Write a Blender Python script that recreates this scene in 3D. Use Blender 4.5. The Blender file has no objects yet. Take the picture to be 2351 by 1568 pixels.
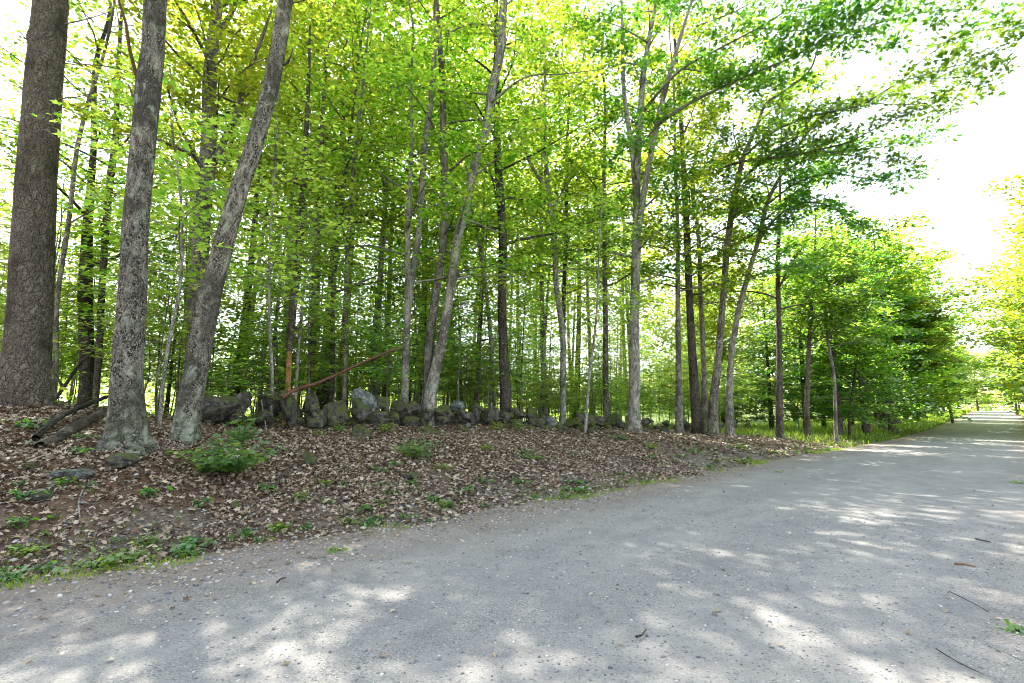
import bpy, math
import numpy as np

# ------------------------------------------------------------------ camera, sky, sun, exposure
SC = bpy.context.scene
COL = SC.collection
FPX = 1175.0                       # focal length in units of a 2351 px wide frame
PITCH = math.atan(156.0 / FPX)
CAMZ = 1.6
cd = bpy.data.cameras.new("camera"); cam = bpy.data.objects.new("camera", cd); COL.objects.link(cam)
cam.location = (0, 0, CAMZ); cam.rotation_euler = (math.pi / 2 + PITCH, 0, 0)
cd.sensor_width = 36; cd.lens = 36 * FPX / 2351.0; cd.clip_start = 0.05; cd.clip_end = 3000
SC.camera = cam
SUN_AZ = math.radians(-24)         # 0 = straight ahead (+Y), positive to the right
SUN_EL = math.radians(52)
w = bpy.data.worlds.new("World"); SC.world = w; w.use_nodes = True
nt = w.node_tree; bg = nt.nodes["Background"]
sky = nt.nodes.new("ShaderNodeTexSky"); sky.sky_type = 'NISHITA'; sky.sun_disc = False
sky.sun_elevation = SUN_EL; sky.sun_rotation = SUN_AZ; sky.air_density = 1.0; sky.dust_density = 1.2; sky.ozone_density = 0.6
hsv = nt.nodes.new('ShaderNodeHueSaturation'); hsv.inputs['Saturation'].default_value = .5      # hazy, nearly white summer sky
nt.links.new(sky.outputs[0], hsv.inputs['Color']); nt.links.new(hsv.outputs[0], bg.inputs[0]); bg.inputs[1].default_value = 0.15
sl = bpy.data.lights.new("sun", 'SUN'); sl.energy = 5.0; sl.angle = math.radians(0.5); sl.color = (1.0, 0.93, 0.82)
so = bpy.data.objects.new("sun", sl); COL.objects.link(so)
so.rotation_euler = (math.pi / 2 - SUN_EL, 0, math.pi - SUN_AZ)
SC.view_settings.view_transform = 'Standard'; SC.view_settings.look = 'None'
SC.view_settings.exposure = 2.3; SC.view_settings.gamma = 1.0
cy = SC.cycles
cy.max_bounces = 9; cy.diffuse_bounces = 6; cy.glossy_bounces = 2; cy.transmission_bounces = 6
cy.sample_clamp_indirect = 8.0; cy.caustics_reflective = False; cy.caustics_refractive = False
cy.use_denoising = True; cy.pixel_filter_type = 'BLACKMAN_HARRIS'; cy.filter_width = 1.0

# ------------------------------------------------------------------ coordinates
CP, SP = math.cos(PITCH), math.sin(PITCH)
def P(px, py, Y):                  # direction of an image point (2351 px frame) at depth Y
    a = (px - 1175.5) / FPX; b = (784.0 - py) / FPX
    k = Y / (CP - b * SP)
    return np.array([a * k, Y, CAMZ + k * (SP + b * CP)])
RA = math.radians(44.0); DX, DY = math.sin(RA), math.cos(RA)
def st2xy(s, t): return s * DY + t * DX, -s * DX + t * DY
def xy2st(x, y): return x * DY - y * DX, x * DX + y * DY
_tt = np.arange(-150, 900, 0.5)
_zz = np.interp(_tt, [-150, 12, 20, 34, 45, 65, 88, 120, 154, 175, 210, 900], [0, 0, -.1, -.3, -.45, -.38, -.02, .55, 1.25, 1.2, -1.0, -4])
_k = np.exp(-0.5 * (np.arange(-16, 17) * 0.5 / 3.0) ** 2); _k /= _k.sum()
_zs = np.convolve(np.pad(_zz, 16, mode='edge'), _k, mode='valid')
def road_z(t): return np.interp(t, _tt, _zs)
def road_left(t):
    t = np.asarray(t, float)
    return (np.interp(t, [-30, -6, -3, 0, 3, 6, 10, 30, 160, 900], [-11, -8.6, -7.6, -6.95, -6.35, -6.1, -5.8, -5.9, -6.2, -6.2])
            + 0.10 * np.sin(t * 1.7) + 0.07 * np.sin(t * 4.1 + 1) + 0.05 * np.sin(t * 9.3))
def road_right(t):
    t = np.asarray(t, float); return 0.95 + 0.10 * np.sin(t * 1.1 + 2) + 0.07 * np.sin(t * 3.7) + np.interp(t, [-20, 4, 14, 30], [2.6, 1.6, .8, 0])
def bumps(x, y):
    return (np.sin(x * 1.3 + y * .7) * np.sin(y * 1.1 - x * .4) * .5 + np.sin(x * 3.1 - y * 2.3 + 1) * .25 + np.sin(x * 5.7 + y * 6.1) * np.sin(y * 4.9 - x * 3.3) * .25)
def ground(x, y):
    x = np.asarray(x, float); y = np.asarray(y, float)
    s, t = xy2st(x, y)
    z = road_z(t)
    u = np.maximum(0, road_left(t) - .05 - s); ue = u * u / (u + .7)
    H = np.interp(t, [-20, -2, 1, 3.2, 5, 15, 25, 39, 60, 900], [1.85, 1.75, 1.68, 1.32, 1.1, .95, .6, .35, .25, .3])
    z = z + H * (1 - np.exp(-ue / 3.4)) / .88
    u2 = np.maximum(0, s - road_right(t)); z = z + .25 * (1 - np.exp(-u2 / 3))
    z = z + .13 * np.exp(-((s + 13.0) / .42) ** 2) * np.clip((t - 3) / 1.5, 0, 1) * np.clip((40 - t) / 3, 0, 1)
    z = z + .055 * bumps(x, y) * np.clip(u + u2 - .2, 0, 1)
    return z
def G(x, y): return float(ground(x, y))

def gp(px, py, dz=0.):            # point on the ground seen at an image point
    Ys = np.linspace(2.2, 60, 4000); a = (px - 1175.5) / FPX; b = (784.0 - py) / FPX; kk = Ys / (CP - b * SP); z = CAMZ + kk * (SP + b * CP); h = z - ground(a * kk, Ys)
    i = int(np.argmax(h < 0)) if (h < 0).any() else len(Ys) - 1; x, y = a * kk[i], Ys[i]; return np.array([x, y, G(x, y) + dz])
# ------------------------------------------------------------------ materials
def new_mat(name):
    m = bpy.data.materials.new(name); m.use_nodes = True
    return m, m.node_tree, m.node_tree.nodes["Principled BSDF"]
class N:
    def __init__(s, nt): s.nt = nt
    def n(s, t, **kw):
        nd = s.nt.nodes.new(t)
        for k, v in kw.items(): setattr(nd, k, v)
        return nd
    def l(s, a, b): s.nt.links.new(a, b)
    def noise(s, vec, scale, detail=4, rough=.55, mul=None):
        if mul is not None:
            mp = s.n("ShaderNodeMapping"); mp.inputs['Scale'].default_value = mul; s.l(vec, mp.inputs[0]); vec = mp.outputs[0]
        nd = s.n("ShaderNodeTexNoise"); nd.inputs['Scale'].default_value = scale; nd.inputs['Detail'].default_value = detail
        nd.inputs['Roughness'].default_value = rough; s.l(vec, nd.inputs['Vector']); return nd.outputs[0]
    def vor(s, vec, scale, mul=None, feature='F1', out=0):
        if mul is not None:
            mp = s.n("ShaderNodeMapping"); mp.inputs['Scale'].default_value = mul; s.l(vec, mp.inputs[0]); vec = mp.outputs[0]
        nd = s.n("ShaderNodeTexVoronoi"); nd.feature = feature; nd.inputs['Scale'].default_value = scale; s.l(vec, nd.inputs['Vector']); return nd.outputs[out]
    def ramp(s, fac, stops, interp='LINEAR'):
        r = s.n("ShaderNodeValToRGB"); r.color_ramp.interpolation = interp; e = r.color_ramp.elements
        while len(e) < len(stops): e.new(0.5)
        for el, (p, c) in zip(e, stops):
            el.position = p; el.color = (c[0], c[1], c[2], 1) if not isinstance(c, (int, float)) else (c, c, c, 1)
        s.l(fac, r.inputs[0]); return r.outputs[0]
    def mix(s, fac, a, b, mode='MIX'):
        m = s.n("ShaderNodeMix", data_type='RGBA', blend_type=mode)
        for v, i in ((fac, 0), (a, 6), (b, 7)):
            if isinstance(v, (int, float)): m.inputs[i].default_value = v
            elif isinstance(v, tuple): m.inputs[i].default_value = (v[0], v[1], v[2], 1)
            else: s.l(v, m.inputs[i])
        return m.outputs[2]
    def math(s, op, a, b=0.0, clamp=False):
        m = s.n("ShaderNodeMath", operation=op, use_clamp=clamp)
        for i, v in ((0, a), (1, b)):
            if isinstance(v, (int, float)): m.inputs[i].default_value = v
            else: s.l(v, m.inputs[i])
        return m.outputs[0]
    def bump(s, h, strength, dist, normal=None):
        b = s.n("ShaderNodeBump"); b.inputs['Strength'].default_value = strength; b.inputs['Distance'].default_value = dist
        s.l(h, b.inputs['Height'])
        if normal is not None: s.l(normal, b.inputs['Normal'])
        return b.outputs[0]
    def dot(s, vec, d):
        m = s.n("ShaderNodeVectorMath", operation='DOT_PRODUCT'); s.l(vec, m.inputs[0]); m.inputs[1].default_value = d; return m.outputs['Value']
    def smooth(s, v, a, b):
        m = s.n("ShaderNodeMapRange", interpolation_type='SMOOTHSTEP'); s.l(v, m.inputs[0])
        m.inputs[1].default_value = a; m.inputs[2].default_value = b; return m.outputs[0]

def leaf_mat(name, cols, trans, tmix=.5, gloss=.12):
    m = bpy.data.materials.new(name); m.use_nodes = True; nt = m.node_tree; nt.nodes.clear(); k = N(nt)
    geo = k.n("ShaderNodeNewGeometry"); oi = k.n("ShaderNodeObjectInfo")
    c = k.ramp(geo.outputs['Random Per Island'], [(i / max(1, len(cols) - 1), x) for i, x in enumerate(cols)])
    tcol = k.ramp(geo.outputs['Random Per Island'], [(i / max(1, len(trans) - 1), x) for i, x in enumerate(trans)])
    hs = k.n("ShaderNodeHueSaturation"); k.l(k.math('ADD', k.math('MULTIPLY', oi.outputs['Random'], .05), .475), hs.inputs['Hue'])
    k.l(k.math('ADD', k.math('MULTIPLY', oi.outputs['Random'], .45), .78), hs.inputs['Value']); k.l(tcol, hs.inputs['Color'])
    d = k.n("ShaderNodeBsdfDiffuse"); k.l(c, d.inputs[0])
    t = k.n("ShaderNodeBsdfTranslucent"); k.l(hs.outputs[0], t.inputs[0])
    mx = k.n("ShaderNodeMixShader"); mx.inputs[0].default_value = tmix; k.l(d.outputs[0], mx.inputs[1]); k.l(t.outputs[0], mx.inputs[2])
    g = k.n("ShaderNodeBsdfGlossy"); g.inputs['Roughness'].default_value = .5; g.inputs[0].default_value = (.8, .9, .8, 1)
    fr = k.n("ShaderNodeFresnel"); fr.inputs[0].default_value = 1.38
    mx2 = k.n("ShaderNodeMixShader"); k.l(k.math('MULTIPLY', fr.outputs[0], gloss), mx2.inputs[0]); k.l(mx.outputs[0], mx2.inputs[1]); k.l(g.outputs[0], mx2.inputs[2])
    o = k.n("ShaderNodeOutputMaterial"); k.l(mx2.outputs[0], o.inputs[0]); return m

LG = [(.035, .085, .012), (.055, .12, .015), (.075, .14, .02), (.10, .15, .02)]
LT = [(.14, .30, .02), (.30, .50, .03), (.48, .68, .04), (.62, .78, .06), (.80, .86, .10)]
M = {}
M['leaf'] = leaf_mat('maple_leaf', LG, LT, .58)
M['leaf_young'] = leaf_mat('understory_leaf', [(.065, .125, .03), (.085, .155, .03), (.12, .17, .035)], [(.24, .46, .05), (.42, .66, .06), (.60, .78, .09), (.78, .88, .14)], .68)
M['leaf_yellow'] = leaf_mat('yellowish_leaf', [(.08, .14, .015), (.12, .16, .015), (.16, .16, .015)], [(.26, .44, .02), (.42, .58, .03), (.64, .66, .05)], .5)
M['leaf_oak'] = leaf_mat('oak_leaf', [(.03, .07, .014), (.045, .095, .016), (.07, .115, .018)], [(.10, .28, .02), (.22, .46, .03), (.48, .70, .05)], .46, .3)
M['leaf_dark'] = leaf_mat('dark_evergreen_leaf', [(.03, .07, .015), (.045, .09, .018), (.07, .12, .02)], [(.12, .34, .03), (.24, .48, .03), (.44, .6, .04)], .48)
M['leaf_low'] = leaf_mat('ground_plant_leaf', [(.03, .10, .02), (.05, .13, .02), (.08, .15, .03)], [(.10, .38, .05), (.26, .58, .05), (.50, .74, .07)], .5)
M['grass'] = leaf_mat('grass_blade', [(.06, .13, .02), (.10, .18, .025), (.20, .22, .05)], [(.34, .58, .03), (.50, .68, .05), (.70, .70, .12)], .5)
M['litter'] = leaf_mat('dead_leaf', [(.06, .038, .026), (.20, .135, .09), (.34, .25, .175), (.50, .40, .30), (.28, .19, .13), (.14, .09, .056)], [(.12, .06, .02), (.20, .12, .05)], .12, .1)
M['needles'] = leaf_mat('pine_needle_litter', [(.10, .05, .028), (.17, .09, .045), (.28, .17, .09)], [(.15, .06, .02), (.2, .1, .04)], .1, .05)

def bark_mat(name, dark, mid, light, ridge=14., stretch=.2, bump=.6, patch=None, patch_amt=.5, moss=0., plates=False):
    m, nt, bs = new_mat(name); k = N(nt)
    at = k.n("ShaderNodeAttribute", attribute_name='bc'); oi = k.n("ShaderNodeObjectInfo")
    add = k.n("ShaderNodeVectorMath", operation='ADD'); k.l(at.outputs['Vector'], add.inputs[0])
    cb = k.n("ShaderNodeCombineXYZ"); r = k.math('MULTIPLY', oi.outputs['Random'], 37.0)
    for i in range(3): k.l(r, cb.inputs[i])
    k.l(cb.outputs[0], add.inputs[1]); v = add.outputs[0]
    warp = k.noise(v, 3.0, 2)
    v2n = k.n("ShaderNodeVectorMath", operation='ADD'); k.l(v, v2n.inputs[0])
    sc = k.n("ShaderNodeVectorMath", operation='SCALE'); k.l(warp, sc.inputs[0]); sc.inputs['Scale'].default_value = .2
    k.l(sc.outputs[0], v2n.inputs[1]); v2 = v2n.outputs[0]
    if plates:
        crack = k.vor(v2, ridge, (1, 1, .24), 'DISTANCE_TO_EDGE'); crack = k.math('MULTIPLY', k.ramp(crack, [(0, .2), (.09, .75), (.3, 1.)]), k.ramp(k.noise(v2, 24, 5, .7, (1, 1, .2)), [(.36, .35), (.56, 1.)]))
    else:
        rid = k.noise(v2, ridge, 5, .62, (1, 1, stretch)); crack = k.ramp(rid, [(.42, 0.), (.50, .55), (.60, 1.)])
    fine = k.noise(v, 70, 3, .6, (1, 1, .5))
    h = k.math('ADD', k.math('MULTIPLY', crack, 1.0), k.math('MULTIPLY', fine, .35))
    col = k.mix(crack, dark, mid)
    col = k.mix(k.ramp(fine, [(.45, 0.), (.7, 1.)]), col, light)
    big = k.noise(v, 1.7, 4, .6, (1, 1, .5))
    col = k.mix(k.ramp(big, [(.50, 0.), (.60, .75)]), col, tuple(x * .28 for x in mid))          # dark damp streaks
    if patch:
        pn = k.noise(v, 4.5, 4, .7, (1, 1, .8)); pf = k.ramp(pn, [(.55, 0.), (.60, patch_amt)])
        pf = k.math('MULTIPLY', pf, k.ramp(crack, [(0., .1), (1., 1.)])); col = k.mix(pf, col, patch)
    if moss > 0:
        sep = k.n("ShaderNodeSeparateXYZ"); k.l(at.outputs['Vector'], sep.inputs[0])
        low = k.math('SUBTRACT', 1.0, k.smooth(k.math('ADD', sep.outputs[2], k.math('MULTIPLY', k.noise(v, 3, 3), -1.2)), -.55, moss), True)
        lc = k.ramp(k.noise(v, 9, 3), [(.40, (.06, .075, .03)), (.55, (.25, .28, .20))])
        col = k.mix(k.math('MULTIPLY', low, k.ramp(crack, [(0., .08), (1., .9)])), col, lc)
    hs = k.n("ShaderNodeHueSaturation"); k.l(k.math('ADD', k.math('MULTIPLY', oi.outputs['Random'], .5), .75), hs.inputs['Value']); k.l(col, hs.inputs['Color'])
    k.l(hs.outputs[0], bs.inputs['Base Color']); bs.inputs['Roughness'].default_value = .92; bs.inputs['Specular IOR Level'].default_value = .2
    k.l(k.bump(h, bump, .05), bs.inputs['Normal']); return m
M['bark_pine'] = bark_mat('pine_bark', (.010, .007, .005), (.16, .125, .09), (.28, .23, .18), 20, .3, 1.0, (.22, .22, .15), .35, 0, True)
M['bark_oak'] = bark_mat('oak_bark', (.012, .010, .008), (.20, .17, .135), (.40, .36, .29), 19, .14, 1.0, (.36, .40, .30), .5, .9)
M['bark_mid'] = bark_mat('maple_bark', (.022, .018, .014), (.18, .15, .115), (.34, .30, .24), 16, .2, .7, (.30, .33, .24), .6, .3)
M['bark_smooth'] = bark_mat('smooth_grey_bark', (.035, .03, .024), (.23, .20, .155), (.40, .37, .31), 12, .28, .5, (.36, .38, .31), .6)
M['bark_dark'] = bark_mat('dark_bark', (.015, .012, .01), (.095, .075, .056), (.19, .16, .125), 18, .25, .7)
M['bark_red'] = bark_mat('bare_reddish_wood', (.05, .02, .012), (.15, .07, .042), (.24, .13, .085), 24, .1, .5)
M['wood_orange'] = bark_mat('fresh_broken_wood', (.20, .07, .02), (.36, .18, .08), (.5, .3, .15), 24, .1, .5)
M['log'] = bark_mat('rotting_log', (.012, .01, .008), (.10, .085, .065), (.20, .175, .14), 20, .12, .9, (.08, .10, .04), .5)

def stone_mat(name, base, moss=.5):
    m, nt, bs = new_mat(name); k = N(nt)
    tc = k.n("ShaderNodeTexCoord"); oi = k.n("ShaderNodeObjectInfo")
    add = k.n("ShaderNodeVectorMath", operation='ADD'); k.l(tc.outputs['Object'], add.inputs[0])
    cb = k.n("ShaderNodeCombineXYZ"); r = k.math('MULTIPLY', oi.outputs['Random'], 53.0)
    for i in range(3): k.l(r, cb.inputs[i])
    k.l(cb.outputs[0], add.inputs[1]); v = add.outputs[0]
    n1 = k.noise(v, 7, 8, .72); n2 = k.noise(v, 34, 5, .7)
    col = k.ramp(n1, [(.36, tuple(x * .25 for x in base)), (.5, base), (.62, tuple(min(1, x * 2.1) for x in base))])
    lich = k.ramp(k.vor(v, 9), [(.10, 1.), (.22, 0.)]); col = k.mix(k.math('MULTIPLY', lich, .6), col, (.33, .38, .31))
    g = k.n("ShaderNodeNewGeometry"); sp = k.n("ShaderNodeSeparateXYZ"); k.l(g.outputs['Normal'], sp.inputs[0])
    mo = k.math('ADD', k.math('MULTIPLY', sp.outputs[2], .35), k.noise(v, 3.5, 4, .65))
    mo = k.math('ADD', mo, k.math('MULTIPLY', oi.outputs['Random'], .18))
    mf = k.math('MULTIPLY', k.ramp(mo, [(.64, 0.), (.82, .9)]), moss)
    col = k.mix(mf, col, k.mix(n2, (.03, .045, .01), (.15, .17, .03)))
    k.l(col, bs.inputs['Base Color']); bs.inputs['Roughness'].default_value = .9; bs.inputs['Specular IOR Level'].default_value = .25
    k.l(k.bump(k.math('ADD', n1, k.math('MULTIPLY', n2, .6)), 1.0, .09), bs.inputs['Normal']); return m
M['stone'] = stone_mat('field_stone', (.085, .078, .062), .85)
M['stone_pale'] = stone_mat('pale_stone', (.17, .18, .165), .3)
M['stone_moss'] = stone_mat('mossy_stone', (.08, .075, .05), 1.0)

def ground_mat():
    m, nt, bs = new_mat('forest_floor'); k = N(nt)
    g = k.n("ShaderNodeNewGeometry"); p = g.outputs['Position']
    s = k.dot(p, (DY, -DX, 0)); t = k.dot(p, (DX, DY, 0))
    wob = k.math('MULTIPLY', k.math('SUBTRACT', k.noise(p, .8, 4), .5), 2.4)
    n1 = k.noise(p, 9, 6, .7); n2 = k.noise(p, 45, 4, .7); v = k.vor(p, 26)
    soil = k.ramp(n1, [(.3, (.04, .025, .017)), (.5, (.15, .10, .065)), (.7, (.28, .205, .145))])
    soil = k.mix(k.ramp(v, [(.05, .6), (.4, 0.)]), soil, (.27, .20, .135))
    ndl = k.ramp(k.noise(p, 60, 3, .7), [(.35, (.06, .03, .016)), (.65, (.19, .11, .062))])
    edge = k.smooth(k.math('ADD', s, wob), -8.6, -6.6)
    grav = k.ramp(n2, [(.3, (.09, .08, .065)), (.7, (.30, .28, .24))])
    col = k.mix(k.math('MULTIPLY', edge, .75), soil, grav)
    nf = k.ramp(k.noise(p, .55, 3), [(.48, 0.), (.62, .8)]); col = k.mix(nf, col, ndl)
    near = k.math('SUBTRACT', 1.0, k.smooth(k.math('ADD', t, k.math('MULTIPLY', wob, .5)), .2, 3.6)); far_s = k.math('SUBTRACT', 1.0, k.smooth(s, -12.5, -9.0))
    col = k.mix(k.math('MULTIPLY', near, far_s), col, ndl)
    grn = k.ramp(k.noise(p, 30, 4), [(.3, (.03, .055, .012)), (.7, (.12, .16, .03))])
    mossf = k.ramp(k.noise(p, 1.9, 5, .65), [(.60, 0.), (.72, .75)]); col = k.mix(mossf, col, grn)
    gr = k.smooth(k.math('ADD', t, k.math('MULTIPLY', wob, 1.5)), 26, 33); rt = k.smooth(s, 2.2, 3.2); ff = k.math('SUBTRACT', 1.0, k.smooth(s, -36, -26))
    gm = k.math('MAXIMUM', k.math('MAXIMUM', k.math('MULTIPLY', gr, k.math('GREATER_THAN', -3., s)), rt), k.math('MAXIMUM', ff, k.smooth(t, 140, 160))); col = k.mix(gm, col, grn)
    k.l(col, bs.inputs['Base Color']); bs.inputs['Roughness'].default_value = .95; bs.inputs['Specular IOR Level'].default_value = .15
    k.l(k.bump(k.math('ADD', n1, k.math('ADD', n2, v)), .8, .04), bs.inputs['Normal']); return m
def road_mat():
    m, nt, bs = new_mat('gravel_road'); k = N(nt)
    g = k.n("ShaderNodeNewGeometry"); p = g.outputs['Position']
    s = k.dot(p, (DY, -DX, 0)); t = k.dot(p, (DX, DY, 0))
    cbx = k.n("ShaderNodeCombineXYZ"); k.l(s, cbx.inputs[0]); k.l(k.math('MULTIPLY', t, .12), cbx.inputs[1])
    track = k.noise(cbx.outputs[0], 1.1, 3)
    n1 = k.noise(p, 1.3, 5, .6); n2 = k.noise(p, 60, 5, .75); n3 = k.noise(p, 240, 3, .7)
    n4 = k.noise(p, 110, 3, .8)
    col = k.ramp(k.math('ADD', k.math('MULTIPLY', n2, .55), k.math('MULTIPLY', n4, .45)), [(.36, (.06, .06, .058)), (.46, (.17, .168, .16)), (.54, (.25, .245, .232)), (.66, (.50, .49, .46))])
    col = k.mix(k.ramp(track, [(.42, 0.), (.58, .42)]), col, (.31, .30, .275))
    col = k.mix(k.ramp(n1, [(.45, 0.), (.60, .45)]), col, (.15, .155, .155))
    col = k.mix(k.ramp(k.noise(p, 6, 5, .7), [(.50, 0.), (.66, .35)]), col, (.33, .30, .255))
    pv = k.vor(p, 34); pr = k.vor(p, 34, out=1)
    sepc = k.n("ShaderNodeSeparateColor"); k.l(pr, sepc.inputs[0])
    peb = k.math('MULTIPLY', k.ramp(pv, [(.20, 1.), (.32, 0.)]), k.math('GREATER_THAN', sepc.outputs[0], .45))
    col = k.mix(k.math('MULTIPLY', peb, .8), col, k.ramp(sepc.outputs[1], [(0., (.07, .07, .075)), (.7, (.17, .17, .18)), (1., (.42, .40, .36))]))
    wob = k.math('MULTIPLY', k.math('SUBTRACT', k.noise(p, 1.4, 5, .65), .5), 2.2); sw = k.math('ADD', s, wob)
    el = k.math('SUBTRACT', 1.0, k.smooth(k.math('ADD', sw, k.math('MULTIPLY', k.math('MINIMUM', t, 6.), -.08)), -7.2, -4.3)); er = k.smooth(sw, -.5, .9)
    brn = k.ramp(n2, [(.3, (.10, .065, .042)), (.6, (.25, .185, .13)), (.75, (.34, .28, .21))])
    col = k.mix(k.math('MULTIPLY', el, .85), col, brn); col = k.mix(k.math('MULTIPLY', er, .6), col, brn)
    k.l(col, bs.inputs['Base Color']); bs.inputs['Roughness'].default_value = .88; bs.inputs['Specular IOR Level'].default_value = .3
    h = k.math('ADD', k.math('ADD', k.math('MULTIPLY', n2, .8), k.math('MULTIPLY', n3, .4)), k.math('MULTIPLY', peb, .9))
    k.l(k.bump(h, .7, .012), bs.inputs['Normal']); return m
M['ground'] = ground_mat(); M['road'] = road_mat()
def plain(name, c, rough=.6, metal=0):
    m, nt, bs = new_mat(name); k = N(nt); tc = k.n("ShaderNodeTexCoord")
    k.l(k.mix(k.noise(tc.outputs['Object'], 8, 4), tuple(x * .75 for x in c), tuple(min(1, x * 1.2) for x in c)), bs.inputs['Base Color'])
    bs.inputs['Roughness'].default_value = rough; bs.inputs['Metallic'].default_value = metal; return m
M['wire'] = plain('cable', (.12, .12, .12)); M['mailbox'] = plain('dark_painted_metal', (.02, .022, .03), .4); M['glass'] = plain('insulator', (.25, .22, .2), .3)
def pebble_mat():
    m, nt, bs = new_mat('pebbles'); k = N(nt); g = k.n("ShaderNodeNewGeometry")
    k.l(k.ramp(g.outputs['Random Per Island'], [(0, (.08, .08, .085)), (.4, (.20, .20, .20)), (.8, (.30, .28, .25)), (1, (.5, .48, .45))]), bs.inputs['Base Color'])
    bs.inputs['Roughness'].default_value = .8; return m
M['pebble'] = pebble_mat()

# ------------------------------------------------------------------ mesh helpers
class Geo:
    def __init__(s): s.V = []; s.F = []; s.B = []; s.n = 0
    def add(s, V, F, B=None):
        V = np.asarray(V, float).reshape(-1, 3); F = np.asarray(F, np.int64)
        s.F.append(F + s.n); s.V.append(V); s.B.append(np.zeros_like(V) if B is None else B); s.n += len(V)
    def build(s, name, mat, parent=None, smooth=False, loc=None):
        me = s.mesh(name, mat, smooth, loc)
        return put(name, me, parent, loc)
    def mesh(s, name, mat, smooth=False, loc=None):
        V = np.concatenate(s.V)
        if loc is not None: V = V - np.asarray(loc)
        me = bpy.data.meshes.new(name); me.vertices.add(len(V)); me.vertices.foreach_set('co', V.astype(np.float32).ravel())
        lt = np.concatenate([np.full(len(f), f.shape[1]) for f in s.F]); li = np.concatenate([f.ravel() for f in s.F])
        me.loops.add(len(li)); me.loops.foreach_set('vertex_index', li.astype(np.int32))
        me.polygons.add(len(lt)); st = np.concatenate([[0], np.cumsum(lt)[:-1]])
        me.polygons.foreach_set('loop_start', st.astype(np.int32))
        if smooth: me.polygons.foreach_set('use_smooth', np.ones(len(lt), bool))
        me.update(calc_edges=True)
        B = np.concatenate(s.B)
        if B.any():
            a = me.attributes.new('bc', 'FLOAT_VECTOR', 'POINT'); a.data.foreach_set('vector', B.astype(np.float32).ravel())
        me.materials.append(mat); return me
def put(name, me, parent=None, loc=None):
    o = bpy.data.objects.new(name, me); COL.objects.link(o)
    if parent is not None: o.parent = parent
    elif loc is not None: o.location = loc
    return o
def thing(name, label, cat, loc, group=None):
    o = bpy.data.objects.new(name, None); COL.objects.link(o); o.location = loc; o.empty_display_size = .2
    o['label'] = label; o['category'] = cat
    if group: o['group'] = group
    return o
def tag(o, label, cat, group=None):
    o['label'] = label; o['category'] = cat
    if group: o['group'] = group
    return o
def unit(v):
    v = np.asarray(v, float); return v / (np.linalg.norm(v, axis=-1, keepdims=True) + 1e-9)
def smoothline(pts, rad, step):
    pts = np.asarray(pts, float); rad = np.asarray(rad, float); n = len(pts)
    d = np.concatenate([[0], np.cumsum(np.linalg.norm(np.diff(pts, axis=0), axis=1))])
    m = max(3, int(d[-1] / step) + 1); u = np.linspace(0, d[-1], m)
    if n < 3: return np.stack([np.interp(u, d, pts[:, i]) for i in range(3)], 1), np.interp(u, d, rad)
    tan = np.gradient(pts, d, axis=0)
    i = np.clip(np.searchsorted(d, u, 'right') - 1, 0, n - 2); h = (d[i + 1] - d[i])[:, None]; x = ((u - d[i]) / h[:, 0])[:, None]
    q = ((2 * x**3 - 3 * x**2 + 1) * pts[i] + (x**3 - 2 * x**2 + x) * h * tan[i] + (-2 * x**3 + 3 * x**2) * pts[i + 1] + (x**3 - x**2) * h * tan[i + 1])
    return q, np.interp(u, d, rad)
def tube(geo, pts, rad, k=8, flare=0., rng=None, rough=0., cap=True, l0=0.):
    pts = np.asarray(pts, float); rad = np.asarray(rad, float); n = len(pts)
    T = unit(np.gradient(pts, axis=0)); ref = np.array([1., 0, 0]) if abs(T[:, 2]).mean() > .6 else np.array([0, 0, 1.])
    A = unit(np.cross(np.cross(T, ref), T)); Bv = np.cross(T, A)
    th = np.linspace(0, 2 * np.pi, k, endpoint=False); c, s_ = np.cos(th), np.sin(th)
    L = np.concatenate([[0], np.cumsum(np.linalg.norm(np.diff(pts, axis=0), axis=1))]) + l0
    R = rad[:, None] * np.ones(k)
    if flare > 0:
        ph = rng.uniform(0, 6, 2)
        R = R * (1 + flare * np.exp(-L[:, None] / .28) * (.55 + .75 * np.cos(4 * th + ph[0]) + .5 * np.cos(7 * th + ph[1]))) * (1 + .06 * np.exp(-L[:, None] / 1.2) * np.cos(5 * th + ph[1]))
    if rough > 0:
        ph = rng.uniform(0, 6, 6)
        R = R * (1 + rough * (np.sin(3 * th + ph[0] + L[:, None] * 1.3) + .7 * np.sin(5 * th + ph[1] - L[:, None] * 2.1) + np.sin(L[:, None] * 3.1 + ph[2] + th) + .6 * np.sin(9 * th + ph[3] + L[:, None] * 7.)) * .5)
    V = pts[:, None] + R[..., None] * (c[None, :, None] * A[:, None] + s_[None, :, None] * Bv[:, None])
    rm = max(rad.mean(), .004); B = np.stack([np.broadcast_to(c * rm, (n, k)), np.broadcast_to(s_ * rm, (n, k)), np.repeat(L[:, None], k, 1)], 2)
    i = np.arange(n - 1)[:, None] * k; j = np.arange(k)[None]; j2 = (j + 1) % k
    Fq = np.stack([i + j, i + j2, i + k + j2, i + k + j], 2).reshape(-1, 4)
    geo.add(V.reshape(-1, 3), Fq, B.reshape(-1, 3))
    if cap and k > 3:
        geo.F.append((np.arange(k) + geo.n - k)[None])
KITE = np.array([(0, 0, 0), (.42, .33, .05), (1, 0, -.04), (.42, -.33, .05)])
MAPLE = np.array([(0, 0, 0), (.0, .36, .04), (.26, .20, .02), (.60, .50, .05), (.62, .17, .01), (1.08, 0, -.08), (.62, -.17, .01), (.60, -.50, .05), (.26, -.20, .02), (.0, -.36, .04)])
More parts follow.
